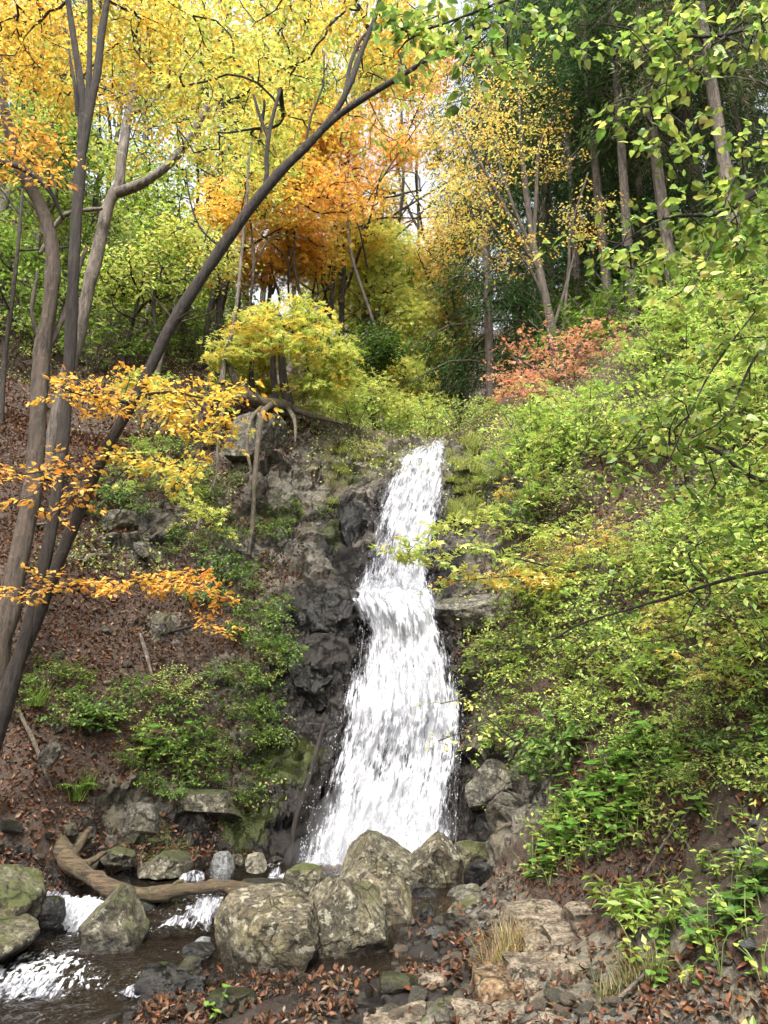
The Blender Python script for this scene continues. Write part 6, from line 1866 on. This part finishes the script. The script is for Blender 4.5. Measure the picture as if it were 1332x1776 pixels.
def stones(poly, n, dmin, seed, smin, smax, kinds, label, group):
    g, px, py = scatter(poly, n, dmin, seed)
    for i in range(len(g)):
        s = smin + (smax - smin) * R3.random() ** 2.2
        o = thing('stone', label, 'stone', g[i] + UP * s * .25, group, SM[R3.choice(kinds)])
        o.scale = (s, s, s)
        o.rotation_euler = (R3.normal() * .4, R3.normal() * .4, R3.uniform(0, 6.28))


stones([(680, 1640), (740, 1570), (850, 1560), (920, 1600), (860, 1680), (760, 1720), (680, 1690)], 70, .05, 11, .016, .06, [0, 3, 0, 2, 3], 'small stone in the gravel between the boulders and the bedrock', 'gravel stones right of the boulders')
stones([(1050, 1560), (1100, 1450), (1200, 1400), (1340, 1400), (1340, 1776), (1060, 1776), (1080, 1680)], 120, .05, 12, .012, .045, [0, 1, 2, 0, 3], 'small pale stone scattered on the right bank soil', 'pale stones on the right bank')
stones([(420, 1700), (650, 1690), (700, 1776), (300, 1776)], 20, .1, 13, .02, .05, [3, 4, 3], 'dark wet stone in the shallow water at the bottom', 'wet stones in the shallows')
stones([(820, 1700), (1080, 1690), (1080, 1776), (640, 1776), (700, 1745)], 60, .05, 14, .025, .07, [0, 1, 3], 'angular broken stone around the bedrock ledges', 'broken stones around the bedrock')
stones([(0, 1440), (120, 1440), (200, 1500), (340, 1490), (480, 1480), (480, 1520), (250, 1520), (60, 1500)], 34, .12, 15, .03, .1, [3, 5, 4], 'dark stone along the shadowed stream edge behind the log', 'stones along the shadowed stream edge')
stones([(120, 900), (240, 1100), (260, 1300), (60, 1330), (0, 1200), (30, 900)], 26, .3, 16, .02, .07, [3, 4], 'stone half buried in the leaf litter of the left slope', 'stones in the left leaf litter')

# ------------------------------------------------------------------ fallen leaves
BROWN = [((.085, .042, .023), 3), ((.12, .064, .036), 2.4), ((.055, .028, .017), 2.4), ((.2, .13, .08), .7), ((.14, .055, .026), .9)]
CV = leaf_variants('fallen_leaf', T_CURL, BROWN, 14, DRYLEAF, .06, seed=41)


def lay(g, seed, smin, smax, lift=.012, tilt=.35):
    r = np.random.default_rng(seed)
    n = Hn(g[:, 0], g[:, 1]) + r.normal(size=g.shape) * tilt
    return g + np.array([0, 0, 1]) * (lift + .015 * r.random((len(g), 1))), r.normal(size=g.shape), n, r.uniform(smin, smax, len(g)), pal(len(g), BROWN, .2, r=r)


g = np.concatenate([scatter([(680, 1660), (740, 1560), (870, 1560), (960, 1600), (860, 1690), (740, 1740)], 110, .03, 21)[0], scatter([(420, 1690), (380, 1690), (440, 1776), (240, 1776), (260, 1740)], 60, .03, 22)[0],
                    scatter([(660, 1700), (830, 1690), (1080, 1690), (1090, 1776), (520, 1776), (560, 1700)], 60, .06, 23)[0], scatter([(1080, 1680), (1340, 1560), (1340, 1776), (1080, 1776)], 45, .08, 24)[0]])
L = lay(g, 31, .04, .075, .018, .5)
pos, d, n_, s, c_ = L
d = norm(d - n_ * (d * n_).sum(1, keepdims=True) / (n_ * n_).sum(1, keepdims=True))
sd = norm(np.cross(n_, d))
n_ = np.cross(d, sd)
for k in range(len(pos)):
    q = pos[k].copy()
    wl = float(stream_level(np.array(q[0]), np.array(q[1])))
    if q[0] < .2:
        q[2] = max(q[2], wl + .012)
    o = thing('fallen_leaf', 'dry brown leaf ' + ('on the wet stones by the riffle' if q[0] < -.6 else 'in the gravel between boulders and bedrock' if q[1] > 5.55 else 'on the bottom bedrock and stones' if q[0] < .95 else 'on the soil at the lower right'), 'leaf', q, 'brown leaves on the stream bed', CV[R3.integers(len(CV))])
    M = np.eye(4)
    M[:3, 0], M[:3, 1], M[:3, 2], M[:3, 3] = d[k] * s[k], sd[k] * s[k], n_[k] * s[k], q
    o.matrix_world = Matrix(M.tolist())

R4 = np.random.default_rng(99)


def litter(x0, x1, y0, y1, n, thr, seed):
    r = np.random.default_rng(seed)
    x, y = r.uniform(x0, x1, n), r.uniform(y0, y1, n)
    z = H(x, y)
    nn = Hn(x, y)
    p = np.stack([x, y, z], 1)
    k = (vnoise(p, 1.1, 9) + .6 * vnoise(p, 3.5, 10) > thr) & (nn[:, 2] > .25)
    k &= ~((x > -3.2) & (x < .6) & (z < stream_level(x, y) + .03) & (y > 3.5) & (y < 8.1))
    p = p[k]
    rk = blobmask(p, ROCKB)
    return on_ground(p[rk < .55 + .3 * r.random(len(p))])


lp = np.concatenate([litter(-1.4, .7, 4.4, 5.9, 2600, -.7, 7), litter(-6, -1.0, 6.2, 11.5, 42000, -.85, 1), litter(-10, -1.8, 11.3, 19, 24000, -1.3, 2), litter(.8, 5, 3.5, 10, 20000, -.4, 3), litter(1.0, 3.2, 2.6, 5.6, 3500, -.3, 6), litter(-3, 3.0, 4.2, 7.6, 7000, .05, 4)])
ux, uy = project(lp)
slab = inpoly(ux, uy, [(640, 1776), (700, 1740), (830, 1680), (870, 1570), (1080, 1560), (1090, 1680), (1120, 1776)])
lp = lp[~slab | (np.random.default_rng(8).random(len(lp)) < .22)]
L = lay(lp, 32, .032, .06, .012, .45)
L = L[:3] + (L[3] * (1 + .5 * (lp[:, 1] > 11)), L[4])
obj('leaf_litter', leaf_mesh('leaf_litter', L, T_CURL, DRYLEAF), kind='stuff', label='brown leaf litter covering the banks')

# low creeping green on the right slope soil and left bank
def creep(x0, x1, y0, y1, n, thr, seed, zmin):
    r = np.random.default_rng(seed)
    x, y = r.uniform(x0, x1, n), r.uniform(y0, y1, n)
    z = H(x, y)
    p = np.stack([x, y, z], 1)
    k = (vnoise(p, .9, 19) + .7 * vnoise(p, 2.7, 20) > thr) & (z > zmin)
    return on_ground(p[k])


cp_ = np.concatenate([creep(.9, 5.5, 3.6, 12.5, 17000, -.25, 1, .7), creep(1.3, 3.2, 2.8, 5.0, 2500, .1, 6, .3), creep(-4, -.9, 7.2, 11.5, 7000, .35, 2, .7), creep(-1.2, 3.5, 10.8, 14, 7000, -.5, 3, 5.0), creep(-10, -1.5, 11.5, 19, 12000, -.15, 4, 5)])
r = np.random.default_rng(5)
nn = Hn(cp_[:, 0], cp_[:, 1])
L = (cp_ + nn * r.uniform(.02, .16, (len(cp_), 1)), r.normal(size=cp_.shape), nn + UP * .5 + r.normal(size=cp_.shape) * .5, r.uniform(.03, .06, len(cp_)), pal(len(cp_), [(LIME, 2), (GRN, 2), (OLIVE[0][0], 2), (CHA, 1.4), ((.4, .3, .1), .8)], .2, r=r))
obj('ground_cover', leaf_mesh('ground_cover', L, T_SIMPLE), kind='stuff', label='low creeping green leaves over the banks')
